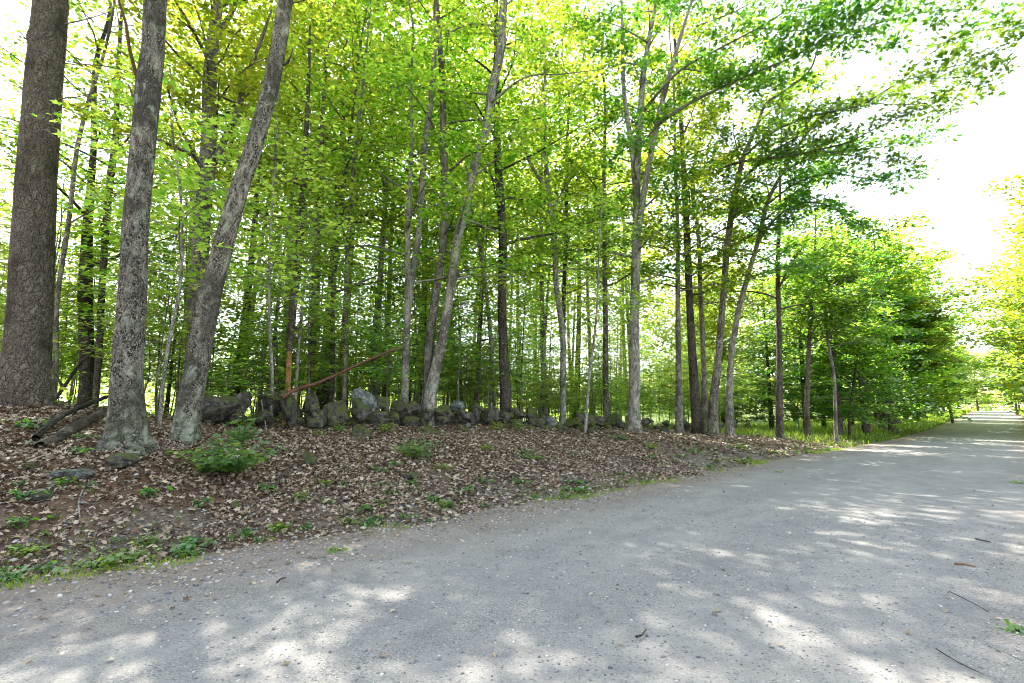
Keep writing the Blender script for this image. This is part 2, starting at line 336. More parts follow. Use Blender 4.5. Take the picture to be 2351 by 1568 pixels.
OAK = np.array([(0, 0, 0), (.22, .14, .02), (.34, .38, .05), (.48, .13, .02), (.70, .36, .03), (.78, .10, 0), (1.12, 0, -.08), (.78, -.10, 0), (.70, -.36, .03), (.48, -.13, .02), (.34, -.38, .05), (.22, -.14, .02)])
OVAL = np.array([(0, 0, 0), (.25, .26, .03), (.65, .28, .03), (1.05, 0, -.05), (.65, -.28, .03), (.25, -.26, .03)])
def leaves(geo, tmpl, pos, head, nor, size):
    nor = unit(nor); x = unit(head - nor * (head * nor).sum(1, keepdims=True)); y = np.cross(nor, x)
    sz = np.asarray(size)[:, None, None]
    V = pos[:, None] + sz * (tmpl[None, :, 0:1] * x[:, None] + tmpl[None, :, 1:2] * y[:, None] + tmpl[None, :, 2:3] * nor[:, None])
    k = len(tmpl); geo.add(V.reshape(-1, 3), np.arange(len(pos) * k).reshape(-1, k))
def curve_branch(rng, start, d, length, n=6, wander=.12, up=0.):
    pts = [np.array(start, float)]; d = unit(d); st = length / (n - 1)
    for i in range(n - 1):
        d = unit(d + rng.normal(0, wander, 3) + np.array([0, 0, up])); pts.append(pts[-1] + d * st)
    return np.array(pts)
def along(pts, f):
    x = f * (len(pts) - 1); i = min(int(x), len(pts) - 2); return pts[i] * (1 - x + i) + pts[i + 1] * (x - i), unit(pts[i + 1] - pts[i])
class Crown:
    """foliage spec: leaf shape, size, density per metre of twig, spray width, tilt."""
    def __init__(s, rng, tmpl=KITE, size=.13, dens=16, width=.28, tilt=.35, thick=.06, droop=0., twig=3, clump=0.):
        s.rng = rng; s.t = tmpl; s.size = size; s.dens = dens; s.clump = clump; s.w = width; s.tilt = tilt; s.th = thick; s.droop = droop; s.k = twig
        s.pos = []; s.head = []
    def spray(s, wood, start, d, length, r):
        pts = curve_branch(s.rng, start, d, length, 4, .13, -s.droop)
        if s.k: tube(wood, pts, np.linspace(r, r * .35, 4), s.k, cap=False)
        n = max(3, int(length * s.dens)); f = s.rng.uniform(.05, 1.08, n) * 3; i = np.clip(f.astype(int), 0, 2); x = (f - i)[:, None]
        p = pts[i] * (1 - x) + pts[i + 1] * x
        side = unit(np.cross(pts[-1] - pts[0], [0, 0, 1.])); lat = s.rng.normal(0, s.w * .6, n)[:, None]
        p = p + side * lat + s.rng.normal(0, s.th, (n, 3)) * [1, 1, 1]
        if s.clump and n > 6:
            m = max(2, n // 9); cen = p[s.rng.integers(0, n, m)]; own = cen[s.rng.integers(0, m, n)]; off = s.rng.normal(0, s.clump, (n, 3)) * [1, 1, .55]; hd = unit(off + [0, 0, -.02]); p = own + off
            s.pos.append(p); s.head.append(hd + s.rng.normal(0, .25, (n, 3))); return
        s.pos.append(p); s.head.append(unit(pts[-1] - pts[0]) * .7 + side * np.sign(lat) * .6 + s.rng.normal(0, .5, (n, 3)))
    def limb(s, wood, pts, r0, r1, sub=1.6, sublen=1.3, f0=.25, k=5, flat=.25):
        tube(wood, pts, np.linspace(r0, r1, len(pts)), k, cap=False)
        L = np.linalg.norm(np.diff(pts, axis=0), axis=1).sum(); n = max(2, int(L * sub))
        for j in range(n):
            f = f0 + (1 - f0) * (j + s.rng.uniform(0, 1)) / n; f = min(f, .995); q, t = along(pts, f)
            a = s.rng.uniform(.5, 1.25) * (1 if (j % 2) else -1)
            if f > .93: a *= .3
            ca, sa = math.cos(a), math.sin(a); d = np.array([t[0] * ca - t[1] * sa, t[0] * sa + t[1] * ca, t[2] * .5 + s.rng.normal(.05, flat)])
            l = sublen * (1.15 - .6 * f) * s.rng.uniform(.6, 1.3)
            s.spray(wood, q, d, l, max(.004, r1 * .7))
            if l > .9 and s.rng.random() < .7:
                q2 = q + unit(d) * l * .4; a2 = a + s.rng.uniform(-1, 1)
                s.spray(wood, q2, np.array([t[0] * math.cos(a2) - t[1] * math.sin(a2), t[0] * math.sin(a2) + t[1] * math.cos(a2), s.rng.normal(0, flat)]), l * .6, .004)
    def finish(s, geo=None):
        geo = geo or Geo()
        if not s.pos: return geo
        p = np.concatenate(s.pos); h = np.concatenate(s.head); n = len(p)
        nor = np.stack([s.rng.normal(0, s.tilt, n), s.rng.normal(0, s.tilt, n), np.ones(n)], 1)
        leaves(geo, s.t, p, h, nor, s.size * s.rng.uniform(.55, 1.25, n)); return geo

# ------------------------------------------------------------------ the ground and the road
def strip(name, S, T, lift, mat):
    ns, ntt = len(S[0]) if np.ndim(S) == 2 else len(S), len(T)
    SS = S if np.ndim(S) == 2 else np.tile(S, (ntt, 1)); TT = np.tile(np.asarray(T)[:, None], (1, ns))
    x, y = st2xy(SS, TT); z = ground(x, y) + lift; g = Geo()
    i = np.arange(ntt - 1)[:, None] * ns; j = np.arange(ns - 1)[None]
    g.add(np.stack([x, y, z], 2).reshape(-1, 3), np.stack([i + j, i + j + 1, i + ns + j + 1, i + ns + j], 2).reshape(-1, 4)[:, ::-1])
    o = g.build(name, mat, smooth=True); o['kind'] = 'structure'; return o
TL = np.concatenate([np.arange(-120, -12, 6.), np.arange(-12, 40, .2), np.arange(40, 90, 1.), np.arange(90, 260, 3.), [300, 400, 600, 900]])
SL = np.concatenate([[-900, -500, -250, -150, -100, -80], np.arange(-60, -18, 2.), np.arange(-18, -5, .16), np.arange(-5, 1.5, .8), np.arange(1.6, 6, .4), np.arange(6, 20, 2.), [30, 60, 120, 300, 900]])
strip('ground', SL, TL, 0, M['ground'])
TR = TL[(TL > -40) & (TL < 260)]; fr = np.linspace(0, 1, 14)
strip('road', road_left(TR)[:, None] * (1 - fr) + road_right(TR)[:, None] * fr, TR, .012, M['road'])

# ------------------------------------------------------------------ hero trees, read from the photograph
def hero(name, cat, label, seed, pts, mat, H=18, k=12, base_flare=.25, lean_up=.5, fork=None, limbs=(), crown=None, rough=.05, group=None, crown_from=5., nl=14, ll=3.2, leafmat='leaf', extra_trunks=(), deadlimb=None, sub=2.5, sublen=1.5, topfrac=.8):
    """pts: (px, py, depth, width_px) from the base up; limbs: lists of the same, drawn as boughs with foliage"""
    rng = np.random.default_rng(seed)
    def conv(L): return np.array([P(a, b, c) for a, b, c, d in L]), np.array([d * c / FPX / 2 / math.sqrt(1 + ((a - 1175.5) / FPX) ** 2) for a, b, c, d in L])
    p, r = conv(pts); b = p[0].copy(); gz = G(b[0], b[1]); b[2] = gz
    if p[0][2] > gz - .02: p = np.vstack([[p[0][0], p[0][1], gz - .12], p]); r = np.concatenate([[r[0] * 1.08], r])
    else: p[0][2] = gz - .12
    if p[1][2] < gz + .15: p = np.delete(p, 1, 0); r = np.delete(r, 1)
    root = thing(name, label, cat, b, group)
    top = p[-1]; d = unit(unit(p[-1] - p[-2]) * (1 - lean_up) + np.array([0, 0, 1.]) * lean_up); left = gz + H - top[2]
    if left > .5:
        n = 4
        for i in range(1, n + 1): p = np.vstack([p, p[-1] + unit(d + rng.normal(0, .06, 3)) * left / n]); r = np.append(r, r[-1] * .72 if i < n else .02)
    q, rr = smoothline(p, r, .3); wood = Geo(); tube(wood, q, rr, k, base_flare, rng, rough)
    for et in extra_trunks:
        e, er = conv(et); q2, r2 = smoothline(e, er, .3); tube(wood, q2, r2, max(6, k - 4), 0, rng, rough)
    C = crown(rng) if crown else Crown(rng, KITE, .16, 30, .32)
    nl = int(nl * 1.45)
    for L in limbs:
        e, er = conv(L); q2, r2 = smoothline(e, er, .35); C.limb(wood, q2, er[0], max(er[-1] * .6, .008), sub, sublen, .22, 6)
    base_z = gz; zz = q[:, 2] - base_z; total = zz[-1]
    for j in range(nl):
        f = crown_from + (total * topfrac - crown_from) * ((j + rng.uniform(0, .8)) / nl); i = int(np.clip(np.searchsorted(zz, f), 1, len(q) - 2))
        az = j * 2.4 + rng.uniform(-.4, .4); el = .25 + .5 * (f / total); l = ll * (1.1 - .65 * max(0, (f - crown_from) / (total - crown_from))) * rng.uniform(.7, 1.2)
        bp = curve_branch(rng, q[i], [math.cos(az), math.sin(az), el], l, 7, .1, -.02); r0 = min(rr[i] * .45, .012 + .014 * l)
        C.limb(wood, bp, r0, .008, sub, sublen, .25)
    wood.build('trunk', M[mat], root, True, b)
    if C.pos: C.finish().build('crown', M[leafmat], root, False, b)
    if deadlimb:
        for L in deadlimb:
            e, er = conv(L); q2, r2 = smoothline(e, er, .12); g = Geo(); tube(g, q2, r2, 6, 0, rng, .05); g.build('dead_branch', M[L_MAT.get(id(L), mat)] if L_MAT else M[mat], root, True, b)
    return root
L_MAT = {}
def T(cls, *a, **k): return hero(cls, 'tree', *a, **k)

# the great pine at the left edge with its dead limbs
pine_dead = [[(150, 55, 9.6, 5), (205, 42, 9.3, 4), (262, 24, 9.1, 2.5)], [(50, 142, 9.5, 5), (0, 106, 9.0, 4), (-60, 70, 8.6, 3)],
             [(110, 160, 9.4, 6), (107, 140, 9.2, 5), (150, 140, 9.1, 4.5), (185, 146, 9.0, 4), (250, 153, 8.8, 3.2), (310, 168, 8.7, 2.2)],
             [(118, 242, 9.4, 6), (135, 228, 9.1, 5), (180, 222, 8.9, 4), (238, 208, 8.8, 2)], [(118, 240, 9.4, 3), (60, 210, 9.2, 3), (0, 180, 9.0, 2)],
             [(150, 322, 9.8, 4), (200, 335, 9.6, 3.4), (290, 350, 9.4, 2)], [(70, 62, 9.4, 6), (62, 90, 9.2, 6), (78, 145, 9.4, 5)],
             [(45, 280, 9.5, 4), (-40, 255, 9.2, 3)], [(60, 90, 9.2, 4), (30, 55, 9.0, 3), (-20, 20, 8.8, 2)], [(85, 290, 9.45, 3), (115, 305, 9.2, 2.5), (135, 325, 9.0, 1.5)], [(140, 190, 9.8, 3), (190, 186, 9.4, 2.5), (260, 195, 9.2, 1.5)]]
T('pine_tree', 'massive old pine with plated grey-brown bark and dead side branches on a needle-covered mound', 1,
  [(57, 918, 10, 138), (62, 840, 10, 118), (72, 640, 10, 112), (82, 450, 10, 105), (98, 230, 10, 100), (118, 0, 10, 94)], 'bark_pine', H=24, k=28, base_flare=.25, rough=.03,
  crown=lambda r: Crown(r, KITE, .18, 26, .32, .6, .12), crown_from=13, nl=8, ll=3.6, leafmat='leaf_dark', deadlimb=pine_dead)
red = [(322, 206, 8.0, 15), (313, 172, 7.95, 12), (297, 110, 7.85, 11), (288, 50, 7.8, 10), (272, 0, 7.75, 8), (262, -60, 7.7, 6)]
stub = [(306, 222, 7.95, 7), (299, 205, 7.85, 5), (294, 192, 7.8, 3)]
L_MAT[id(red)] = 'bark_red'
T('oak_tree', 'upright grey oak with lichen-pale flared foot, dark blotches and a bare reddish side limb', 2,
  [(294, 1026, 8, 112), (292, 985, 8, 94), (292, 900, 8, 80), (297, 760, 8, 74), (304, 640, 8, 69), (311, 536, 8, 66), (322, 400, 8, 64), (338, 240, 8, 64), (340, 205, 8, 66), (352, 100, 8, 60), (357, 0, 8, 60)],
  'bark_oak', H=21, k=28, base_flare=.3, rough=.06, crown_from=9.5, nl=7, ll=4.0, deadlimb=[red, stub], leafmat='leaf')
T('oak_tree', 'thick oak leaning to the right over its mossy pale foot, beside the upright lichen-footed oak', 3,
  [(424, 998, 9.3, 66), (432, 940, 9.3, 60), (444, 878, 9.3, 58), (477, 707, 9.3, 55), (520, 536, 9.3, 49), (580, 341, 9.3, 43), (628, 171, 9.3, 41), (642, 90, 9.3, 39), (656, 0, 9.3, 38), (672, -110, 9.3, 35)],
  'bark_oak', H=20, k=24, base_flare=.2, lean_up=.1, rough=.06, crown_from=9.5, nl=7, ll=3.6,
  deadlimb=[[(650, 148, 9.2, 9), (662, 142, 9.1, 7), (673, 110, 9.0, 3)], [(660, 10, 9.3, 4), (700, 0, 9.1, 3), (760, -30, 8.8, 2)]])
T('maple_tree', 'stout grey maple forking high up, standing just behind the right-leaning oak', 4,
  [(446, 925, 13.5, 48), (450, 800, 13.5, 44), (456, 640, 13.5, 44), (463, 512, 13.5, 44), (479, 341, 13.5, 40), (482, 171, 13.5, 36), (490, 85, 13.5, 32), (502, 0, 13.5, 26)],
  'bark_mid', H=17, k=16, crown_from=6, nl=20, ll=3.4, extra_trunks=[[(497, 365, 13.5, 20), (520, 310, 13.4, 18), (546, 253, 13.2, 17), (562, 190, 13.0, 14), (600, 90, 12.8, 9), (625, 20, 12.6, 5)], [(494, 85, 13.5, 20), (520, 50, 13.4, 14), (546, 0, 13.3, 11), (570, -80, 13.2, 6)]],
  limbs=[[(470, 430, 13.4, 5), (420, 360, 12.6, 4), (380, 330, 12, 2)], [(486, 250, 13.4, 6), (560, 160, 12.2, 4), (620, 130, 11.4, 2)]], leafmat='leaf_yellow')
heroes = [
 ('maple_tree', 'slim crooked grey maple close to the right side of the big pine', 5, [(124, 905, 13, 14), (133, 673, 13, 13), (154, 536, 13, 13), (184, 307, 13, 12), (212, 205, 13, 12), (239, 120, 13, 9), (263, 0, 13, 7)], 'bark_mid', {}),
 ('pine_tree', 'straight brown-barked pine seen between the big pine and the upright oak', 6, [(196, 922, 15.5, 38), (196, 638, 15.5, 37), (203, 500, 15.5, 25), (215, 341, 15.5, 17), (222, 137, 15.5, 14)], 'bark_dark', dict(leafmat='leaf_dark')),
 ('maple_tree', 'dark thin-stemmed maple just left of the upright oak', 7, [(219, 915, 15, 17), (236, 638, 15, 18), (254, 403, 15, 20), (263, 341, 15, 18), (270, 205, 15, 14), (277, 60, 15, 10)], 'bark_dark', {}),
 ('birch_tree', 'pale slender crooked tree rising between the upright oak and the leaning oak', 9, [(369, 944, 10.6, 10), (385, 800, 10.6, 9), (410, 680, 10.6, 9), (418, 536, 10.6, 8), (412, 420, 10.6, 7), (395, 300, 10.6, 5)], 'bark_smooth', dict(H=8, nl=9, ll=1.8, crown_from=2.6, leafmat='leaf_young')),
 ('maple_tree', 'very thin straight sapling trunk rising behind the left end of the stone wall', 10, [(625, 905, 12.8, 8), (618, 707, 12.8, 6.5), (621, 536, 12.8, 6), (629, 400, 12.8, 5.5), (635, 307, 12.8, 5)], 'bark_smooth', dict(H=9, nl=12, ll=1.8, crown_from=3.0, leafmat='leaf_young')),
 ('maple_tree', 'straight maple behind the wall with several stems close behind it, left of centre', 12, [(712, 915, 18, 20), (722, 700, 18, 19), (728, 536, 18, 20), (735, 400, 18, 16), (742, 250, 18, 12)], 'bark_mid', {}),
 ('maple_tree', 'narrow straight maple standing behind the lichen-topped boulder', 13, [(760, 915, 17, 14), (772, 560, 17, 13), (790, 420, 17, 11), (805, 300, 17, 8)], 'bark_dark', {}),
 ('maple_tree', 'slender slightly right-leaning maple behind the pale capstone of the wall', 131, [(790, 915, 16, 11), (797, 600, 16, 11), (815, 350, 16, 10), (834, 180, 16, 7)], 'bark_mid', {}),
 ('maple_tree', 'grey twin-stemmed maple whose stems part low down, behind the wall', 14, [(929, 932, 13.8, 19), (930, 860, 13.8, 17), (936, 707, 13.8, 16), (936, 536, 13.8, 14), (944, 341, 13.8, 10), (944, 171, 13.8, 7)], 'bark_smooth',
   dict(extra_trunks=[[(930, 790, 13.8, 14), (942, 672, 13.8, 14), (961, 536, 13.9, 15), (975, 341, 14, 16), (992, 205, 14.1, 14), (1000, 0, 14.2, 10), (1004, -150, 14.2, 6)]])),
 ('maple_tree', 'upright stem of the V-shaped pair rooted in the stone wall', 16, [(984, 918, 14, 24), (983, 809, 14, 21), (996, 707, 14, 19), (1019, 536, 14, 18), (1019, 341, 14, 18), (1016, 205, 14, 15), (1003, 0, 14, 11)], 'bark_mid', {}),
 ('maple_tree', 'right-leaning stem of the V-shaped pair rooted in the stone wall', 17, [(985, 922, 13.6, 30), (997, 860, 13.6, 25), (1016, 775, 13.6, 22), (1033, 673, 13.6, 21), (1053, 536, 13.6, 22), (1064, 495, 13.6, 22), (1091, 376, 13.6, 21), (1118, 290, 13.6, 20), (1129, 205, 13.6, 22), (1146, 137, 13.6, 22), (1157, 0, 13.6, 20)], 'bark_smooth', dict(limbs=[[(1129, 235, 13.5, 7), (1200, 180, 12.8, 5), (1290, 170, 12, 3), (1380, 160, 11.5, 2)], [(1140, 60, 13.5, 8), (1080, 55, 12.5, 5), (1020, 80, 11.8, 3)]])),
 ('maple_tree', 'dark mottled straight maple standing in the middle of the stone wall', 18, [(1161, 945, 15, 28), (1156, 809, 15, 21), (1153, 707, 15, 20), (1154, 536, 15, 20), (1142, 341, 15, 18), (1140, 205, 15, 16), (1138, 0, 15, 12)], 'bark_dark', {}),
 ('maple_tree', 'thin pale stem bowing left behind the dark mottled maple', 19, [(1135, 930, 22, 10), (1125, 758, 22, 9), (1115, 656, 22, 9), (1095, 536, 22, 8), (1080, 460, 22, 6)], 'bark_smooth', {}),
 ('maple_tree', 'grey maple forked like a Y, well behind the wall right of centre', 22, [(1293, 940, 23, 14), (1289, 741, 23, 14), (1279, 673, 23, 13), (1272, 536, 23, 13), (1258, 437, 23, 14), (1252, 341, 23, 11), (1248, 102, 23, 6)], 'bark_smooth',
   dict(extra_trunks=[[(1258, 437, 23, 11), (1238, 410, 23, 10), (1204, 341, 22.8, 7), (1190, 270, 22.6, 4)]])),
 ('maple_tree', 'narrow dark straight trunk right beside the Y-forked maple', 23, [(1294, 938, 25, 12), (1294, 707, 25, 10), (1299, 536, 25, 9), (1303, 307, 25, 7)], 'bark_dark', {}),
 ('maple_tree', 'straight grey maple left of the tall pale roadside maple, behind the wall', 26, [(1392, 950, 21, 14), (1390, 741, 21, 12), (1388, 536, 21, 12), (1387, 400, 21, 9), (1388, 205, 21, 6)], 'bark_mid', {}),
 ('birch_tree', 'very slim whitish sapling leaning right in front of the wall', 27, [(1342, 992, 16.5, 7), (1354, 860, 16.5, 6), (1368, 741, 16.5, 5), (1376, 570, 16.5, 4), (1384, 420, 16.5, 2.5)], 'bark_smooth', dict(H=9.5, nl=9, ll=1.4, crown_from=3.6, leafmat='leaf_young')),
 ('maple_tree', 'tall pale maple with three rising stems standing alone in front of the wall', 28, [(1455, 984, 20, 34), (1456, 930, 20, 27), (1457, 843, 20, 25), (1457, 707, 20, 22), (1462, 536, 20, 21), (1462, 376, 20, 19), (1470, 273, 20, 16), (1477, 171, 20, 14), (1491, 85, 20, 12), (1505, 0, 20, 9)], 'bark_smooth',
   dict(k=16, extra_trunks=[[(1460, 450, 20, 14), (1453, 358, 19.9, 14), (1432, 205, 19.8, 11), (1429, 70, 19.6, 8), (1425, -60, 19.5, 5)], [(1465, 536, 19.9, 15), (1484, 410, 19.6, 15), (1504, 307, 19.3, 14), (1528, 205, 19, 13), (1552, 120, 18.7, 11), (1567, 68, 18.5, 9), (1590, 0, 18.2, 7)]],
     leafmat='leaf_oak', limbs=[[(1600, 60, 18, 5), (1700, 20, 16.5, 4), (1800, -40, 15.5, 3)], [(1491, 100, 20, 5), (1420, 60, 19, 4), (1340, 40, 18, 3)], [(1875, 99, 14.8, 4), (1990, 62, 13.9, 4), (2110, 30, 13.2, 3), (2230, 22, 12.7, 3), (2320, 40, 12.3, 2)], [(1700, 182, 16.4, 4), (1800, 100, 15.3, 4), (1900, 40, 14.4, 3), (2020, 20, 13.8, 2)], [(1806, 24, 15, 4), (1900, 10, 14.3, 3), (2000, -20, 13.6, 2)], [(1738, 65, 15.6, 4), (1830, 70, 14.8, 3), (1930, 80, 14.2, 3), (2030, 110, 13.8, 2)], [(1840, 0, 14.6, 4), (1960, -30, 13.8, 3), (2100, -50, 13, 3), (2250, -30, 12.4, 2)], [(1567, 157, 18, 5), (1640, 170, 17, 4), (1720, 200, 16, 3), (1800, 205, 15.4, 2)], [(1477, 256, 20, 9), (1518, 205, 19, 8), (1567, 157, 18, 8), (1635, 120, 17, 8), (1738, 65, 15.6, 7), (1806, 24, 15, 6), (1840, 0, 14.6, 5), (1900, -50, 14, 3)],
      [(1504, 290, 19.3, 11), (1567, 246, 18.2, 10), (1653, 202, 17, 9), (1721, 171, 16.2, 9), (1806, 137, 15.4, 8), (1875, 99, 14.8, 6), (1926, 55, 14.4, 5), (1974, 10, 14, 3)]])),
 ('maple_tree', 'dark-footed trunk of the tight roadside clump, nearest the tall pale maple', 29, [(1600, 965, 23, 27), (1591, 843, 23, 21), (1584, 707, 23, 18), (1577, 536, 23, 17), (1570, 400, 23, 14), (1562, 250, 23, 11), (1550, 100, 23, 8)], 'bark_dark', {}),
 ('maple_tree', 'pale narrow lichen-footed trunk left of the tight roadside clump', 291, [(1560, 976, 21, 19), (1558, 843, 21, 14), (1556, 690, 21, 12), (1556, 536, 21, 10), (1550, 380, 21, 8), (1548, 250, 21, 6)], 'bark_smooth', {}),
 ('maple_tree', 'grey trunk in the middle of the tight roadside clump', 30, [(1618, 955, 24, 17), (1615, 826, 24, 12), (1608, 673, 24, 11), (1603, 536, 24, 11), (1590, 440, 24, 9), (1608, 307, 23.6, 7), (1622, 200, 23.4, 5)], 'bark_mid', {}),
 ('maple_tree', 'long dark-mottled trunk sweeping right out of the roadside clump over the road', 31, [(1637, 962, 22.5, 25), (1647, 843, 22.5, 18), (1659, 707, 22.4, 16), (1673, 536, 22, 16), (1682, 480, 21.8, 16), (1695, 410, 21.3, 14), (1707, 359, 21, 12), (1738, 290, 20.5, 9), (1758, 240, 20, 8), (1806, 205, 19.5, 7), (1857, 164, 19, 6), (1880, 100, 18.8, 4)], 'bark_mid',
   dict(leafmat='leaf_oak', H=16, nl=9, crown_from=9, limbs=[[(1652, 386, 21.4, 8), (1714, 369, 20, 7), (1806, 359, 18.6, 7), (1874, 345, 17.6, 6), (1960, 321, 16.6, 6), (2011, 294, 16, 5), (2073, 266, 15.4, 4), (2140, 245, 15, 2.5), (2200, 240, 14.6, 2)],
      [(1695, 420, 21.3, 7), (1737, 382, 20, 6), (1786, 341, 18.8, 6), (1840, 310, 18, 5), (1909, 270, 17, 4), (2000, 225, 16.2, 3), (2060, 215, 15.8, 2)],
      [(2062, 191, 14.4, 4), (2140, 120, 13.6, 4), (2220, 78, 13, 3), (2320, 60, 12.4, 2)], [(2100, 178, 14.1, 4), (2200, 178, 13.3, 3), (2300, 160, 12.6, 2)], [(1987, 236, 15.4, 4), (2080, 240, 14.8, 3), (2180, 232, 14.2, 2)], [(1875, 345, 17.4, 4), (1980, 360, 16.6, 3), (2090, 372, 16, 2)],
      [(1707, 359, 21, 8), (1780, 300, 19, 7), (1880, 262, 17, 6), (1987, 236, 15.4, 6), (2062, 191, 14.4, 6), (2148, 164, 13.6, 5), (2230, 140, 13, 4), (2310, 100, 12.4, 2.5)]])),
 ('maple_tree', 'pale maple arching right, rightmost trunk of the roadside clump', 32, [(1675, 968, 23, 20), (1680, 809, 23, 14), (1697, 707, 22.8, 14), (1721, 621, 22.5, 12), (1745, 536, 22, 12), (1760, 470, 21.6, 11), (1800, 390, 21, 9), (1850, 310, 20.2, 7), (1890, 260, 19.6, 5)], 'bark_smooth',
   dict(leafmat='leaf_oak', H=15, nl=9, crown_from=8.5, limbs=[[(1745, 540, 22, 7), (1806, 482, 20.6, 7), (1857, 464, 19.6, 6), (1909, 475, 18.8, 5), (1960, 509, 18, 4), (2010, 530, 17.4, 3), (2060, 528, 17, 2)],
      [(1760, 470, 21.6, 6), (1830, 420, 20, 5), (1900, 398, 18.8, 5), (1980, 408, 18, 4), (2060, 415, 17.2, 3), (2120, 405, 16.8, 2)],
      [(1712, 640, 22.6, 6), (1760, 625, 21.4, 5), (1810, 612, 20.4, 4), (1880, 610, 19.4, 3)],
      [(1800, 390, 21, 6), (1900, 350, 19, 5), (2000, 340, 17.6, 4), (2080, 330, 16.8, 3), (2150, 310, 16.2, 2)]])),
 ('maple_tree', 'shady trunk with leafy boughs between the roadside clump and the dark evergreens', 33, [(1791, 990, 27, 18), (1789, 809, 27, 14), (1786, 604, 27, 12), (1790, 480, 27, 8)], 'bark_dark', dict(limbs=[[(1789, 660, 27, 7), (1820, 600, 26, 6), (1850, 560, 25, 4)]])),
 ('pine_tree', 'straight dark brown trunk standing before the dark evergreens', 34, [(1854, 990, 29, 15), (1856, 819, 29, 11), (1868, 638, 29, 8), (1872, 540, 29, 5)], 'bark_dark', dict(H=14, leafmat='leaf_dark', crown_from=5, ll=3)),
 ('birch_tree', 'pale-and-russet leaning trunk at the corner of the sunny verge', 35, [(1920, 996, 29, 10), (1912, 843, 29, 8), (1902, 789, 29, 7), (1893, 690, 29, 5)], 'bark_smooth', dict(H=11, crown_from=5, ll=2.6, leafmat='leaf_dark')),
 ('maple_tree', 'small dark slanting trunk on the sunny grass verge', 36, [(1950, 980, 33, 7), (1960, 878, 33, 6), (1968, 800, 33, 4)], 'bark_dark', dict(H=9, crown_from=3.5, ll=2.6)),
 ('maple_tree', 'left one of two sunlit bare trunks at the back edge of the grass verge', 37, [(2032, 958, 44, 11), (2035, 901, 44, 10), (2040, 840, 44, 8)], 'bark_smooth', dict(H=13, crown_from=4.5, ll=4)),
 ('maple_tree', 'right one of two sunlit bare trunks, slanting away from its neighbour', 371, [(2045, 958, 44.5, 9), (2059, 895, 44.5, 8), (2072, 840, 44.5, 6)], 'bark_smooth', dict(H=12, crown_from=4.5, ll=4)),
]
DEEP = {14: 1.14, 16: 1.165, 17: 1.19, 18: 1.26, 28: 1.12, 27: 1.15, 29: 1.13, 291: 1.15, 30: 1.13, 31: 1.13, 32: 1.13, 26: 1.15}
for nm, lab, sd, pts, mt, kw in heroes:
    if sd in DEEP:
        sc_ = lambda L: [(a_, b_, c_ * DEEP[sd], d_) for a_, b_, c_, d_ in L]
        pts = sc_(pts); kw = dict(kw)
        for key in ('limbs', 'extra_trunks'):
            if key in kw: kw[key] = [sc_(L) for L in kw[key]]
    dep = pts[0][2]; a = dict(H=(18 if dep < 18 else 24) if dep < 28 else 14, k=10, crown_from=4.2 if dep < 18 else 6.5, nl=10 if dep < 18 else 18, ll=3.0 if dep < 18 else 3.5, topfrac=.8 if dep < 18 else .92)
    big = dep > 18; a['crown'] = (lambda r, dep=dep: Crown(r, MAPLE if dep < 11 else KITE, .15 + max(0, dep - 14) * .007, 27, .36, clump=.17))
    if 'oak' in kw.get('leafmat', ''): a['crown'] = lambda r: Crown(r, OAK, .185, 42, .34, .5, .09, clump=.11)
    a.update(kw); hero(nm, 'tree', lab, sd, pts, mt, **a)

# ------------------------------------------------------------------ families of background trees (copies share their meshes)
def proto_canopy(seed, H, r, cf, nl, ll, mat, leafmat, size=.22, dens=16, bend=.5, tmpl=KITE, width=.36, sub=2.1, sublen=1.5):
    rng = np.random.default_rng(seed); n = 9
    h = np.linspace(0, H, n); ph = rng.uniform(0, 6, 2); lean = rng.normal(0, .035, 2)
    p = np.stack([lean[0] * h + bend * .35 * np.sin(h * .25 + ph[0]) - bend * .35 * np.sin(ph[0]), lean[1] * h + bend * .35 * np.sin(h * .21 + ph[1]) - bend * .35 * np.sin(ph[1]), h - .15], 1)
    rr = r * np.interp(h / H, [0, .05, .5, 1], [1.35, 1, .62, .06]); q, rq = smoothline(p, rr, .5)
    wood = Geo(); tube(wood, q, rq, 8, .15, rng, .03); C = Crown(rng, tmpl, size, dens, width, .4, clump=size * .9)
    for j in range(nl):
        f = cf + (H - .4 - cf) * (j + rng.uniform(0, .8)) / nl; i = int(np.clip(np.searchsorted(q[:, 2], f), 1, len(q) - 2)); x = (f - cf) / (H - cf)
        az = j * 2.4 + rng.uniform(-.5, .5); l = ll * (.55 + .9 * math.sin(math.pi * (.15 + .75 * x))) * .75 * rng.uniform(.7, 1.25)
        C.limb(wood, curve_branch(rng, q[i], [math.cos(az), math.sin(az), .15 + .6 * x], l, 6, .1, 0), min(rq[i] * .5, .01 + .012 * l), .007, sub, sublen, .2, 4)
    return wood.mesh('trunk', M[mat], True), C.finish().mesh('crown', M[leafmat])
def proto_evergreen(seed, H, r, ll, size=.22):
    rng = np.random.default_rng(seed); q = np.stack([np.zeros(12), np.zeros(12), np.linspace(-.2, H, 12)], 1)
    wood = Geo(); tube(wood, q, r * np.linspace(1.2, .08, 12), 8, .1, rng); C = Crown(rng, KITE, size, 40, .34, .45, .07, .05, 0)
    nl = int(H * 6)
    for j in range(nl):
        f = .9 + (H - 1.2) * (j + rng.random()) / nl; x = f / H; az = j * 2.4 + rng.uniform(-.5, .5); l = ll * (1.08 - x) ** .75 * rng.uniform(.7, 1.15)
        if l < .4: continue
        C.limb(wood, curve_branch(rng, [0, 0, f], [math.cos(az), math.sin(az), .08], l, 6, .06, -.035), .03, .008, 1.5, 1.1, .15, 3, .08)
    return wood.mesh('trunk', M['bark_dark'], True), C.finish().mesh('crown', M['leaf_dark'])
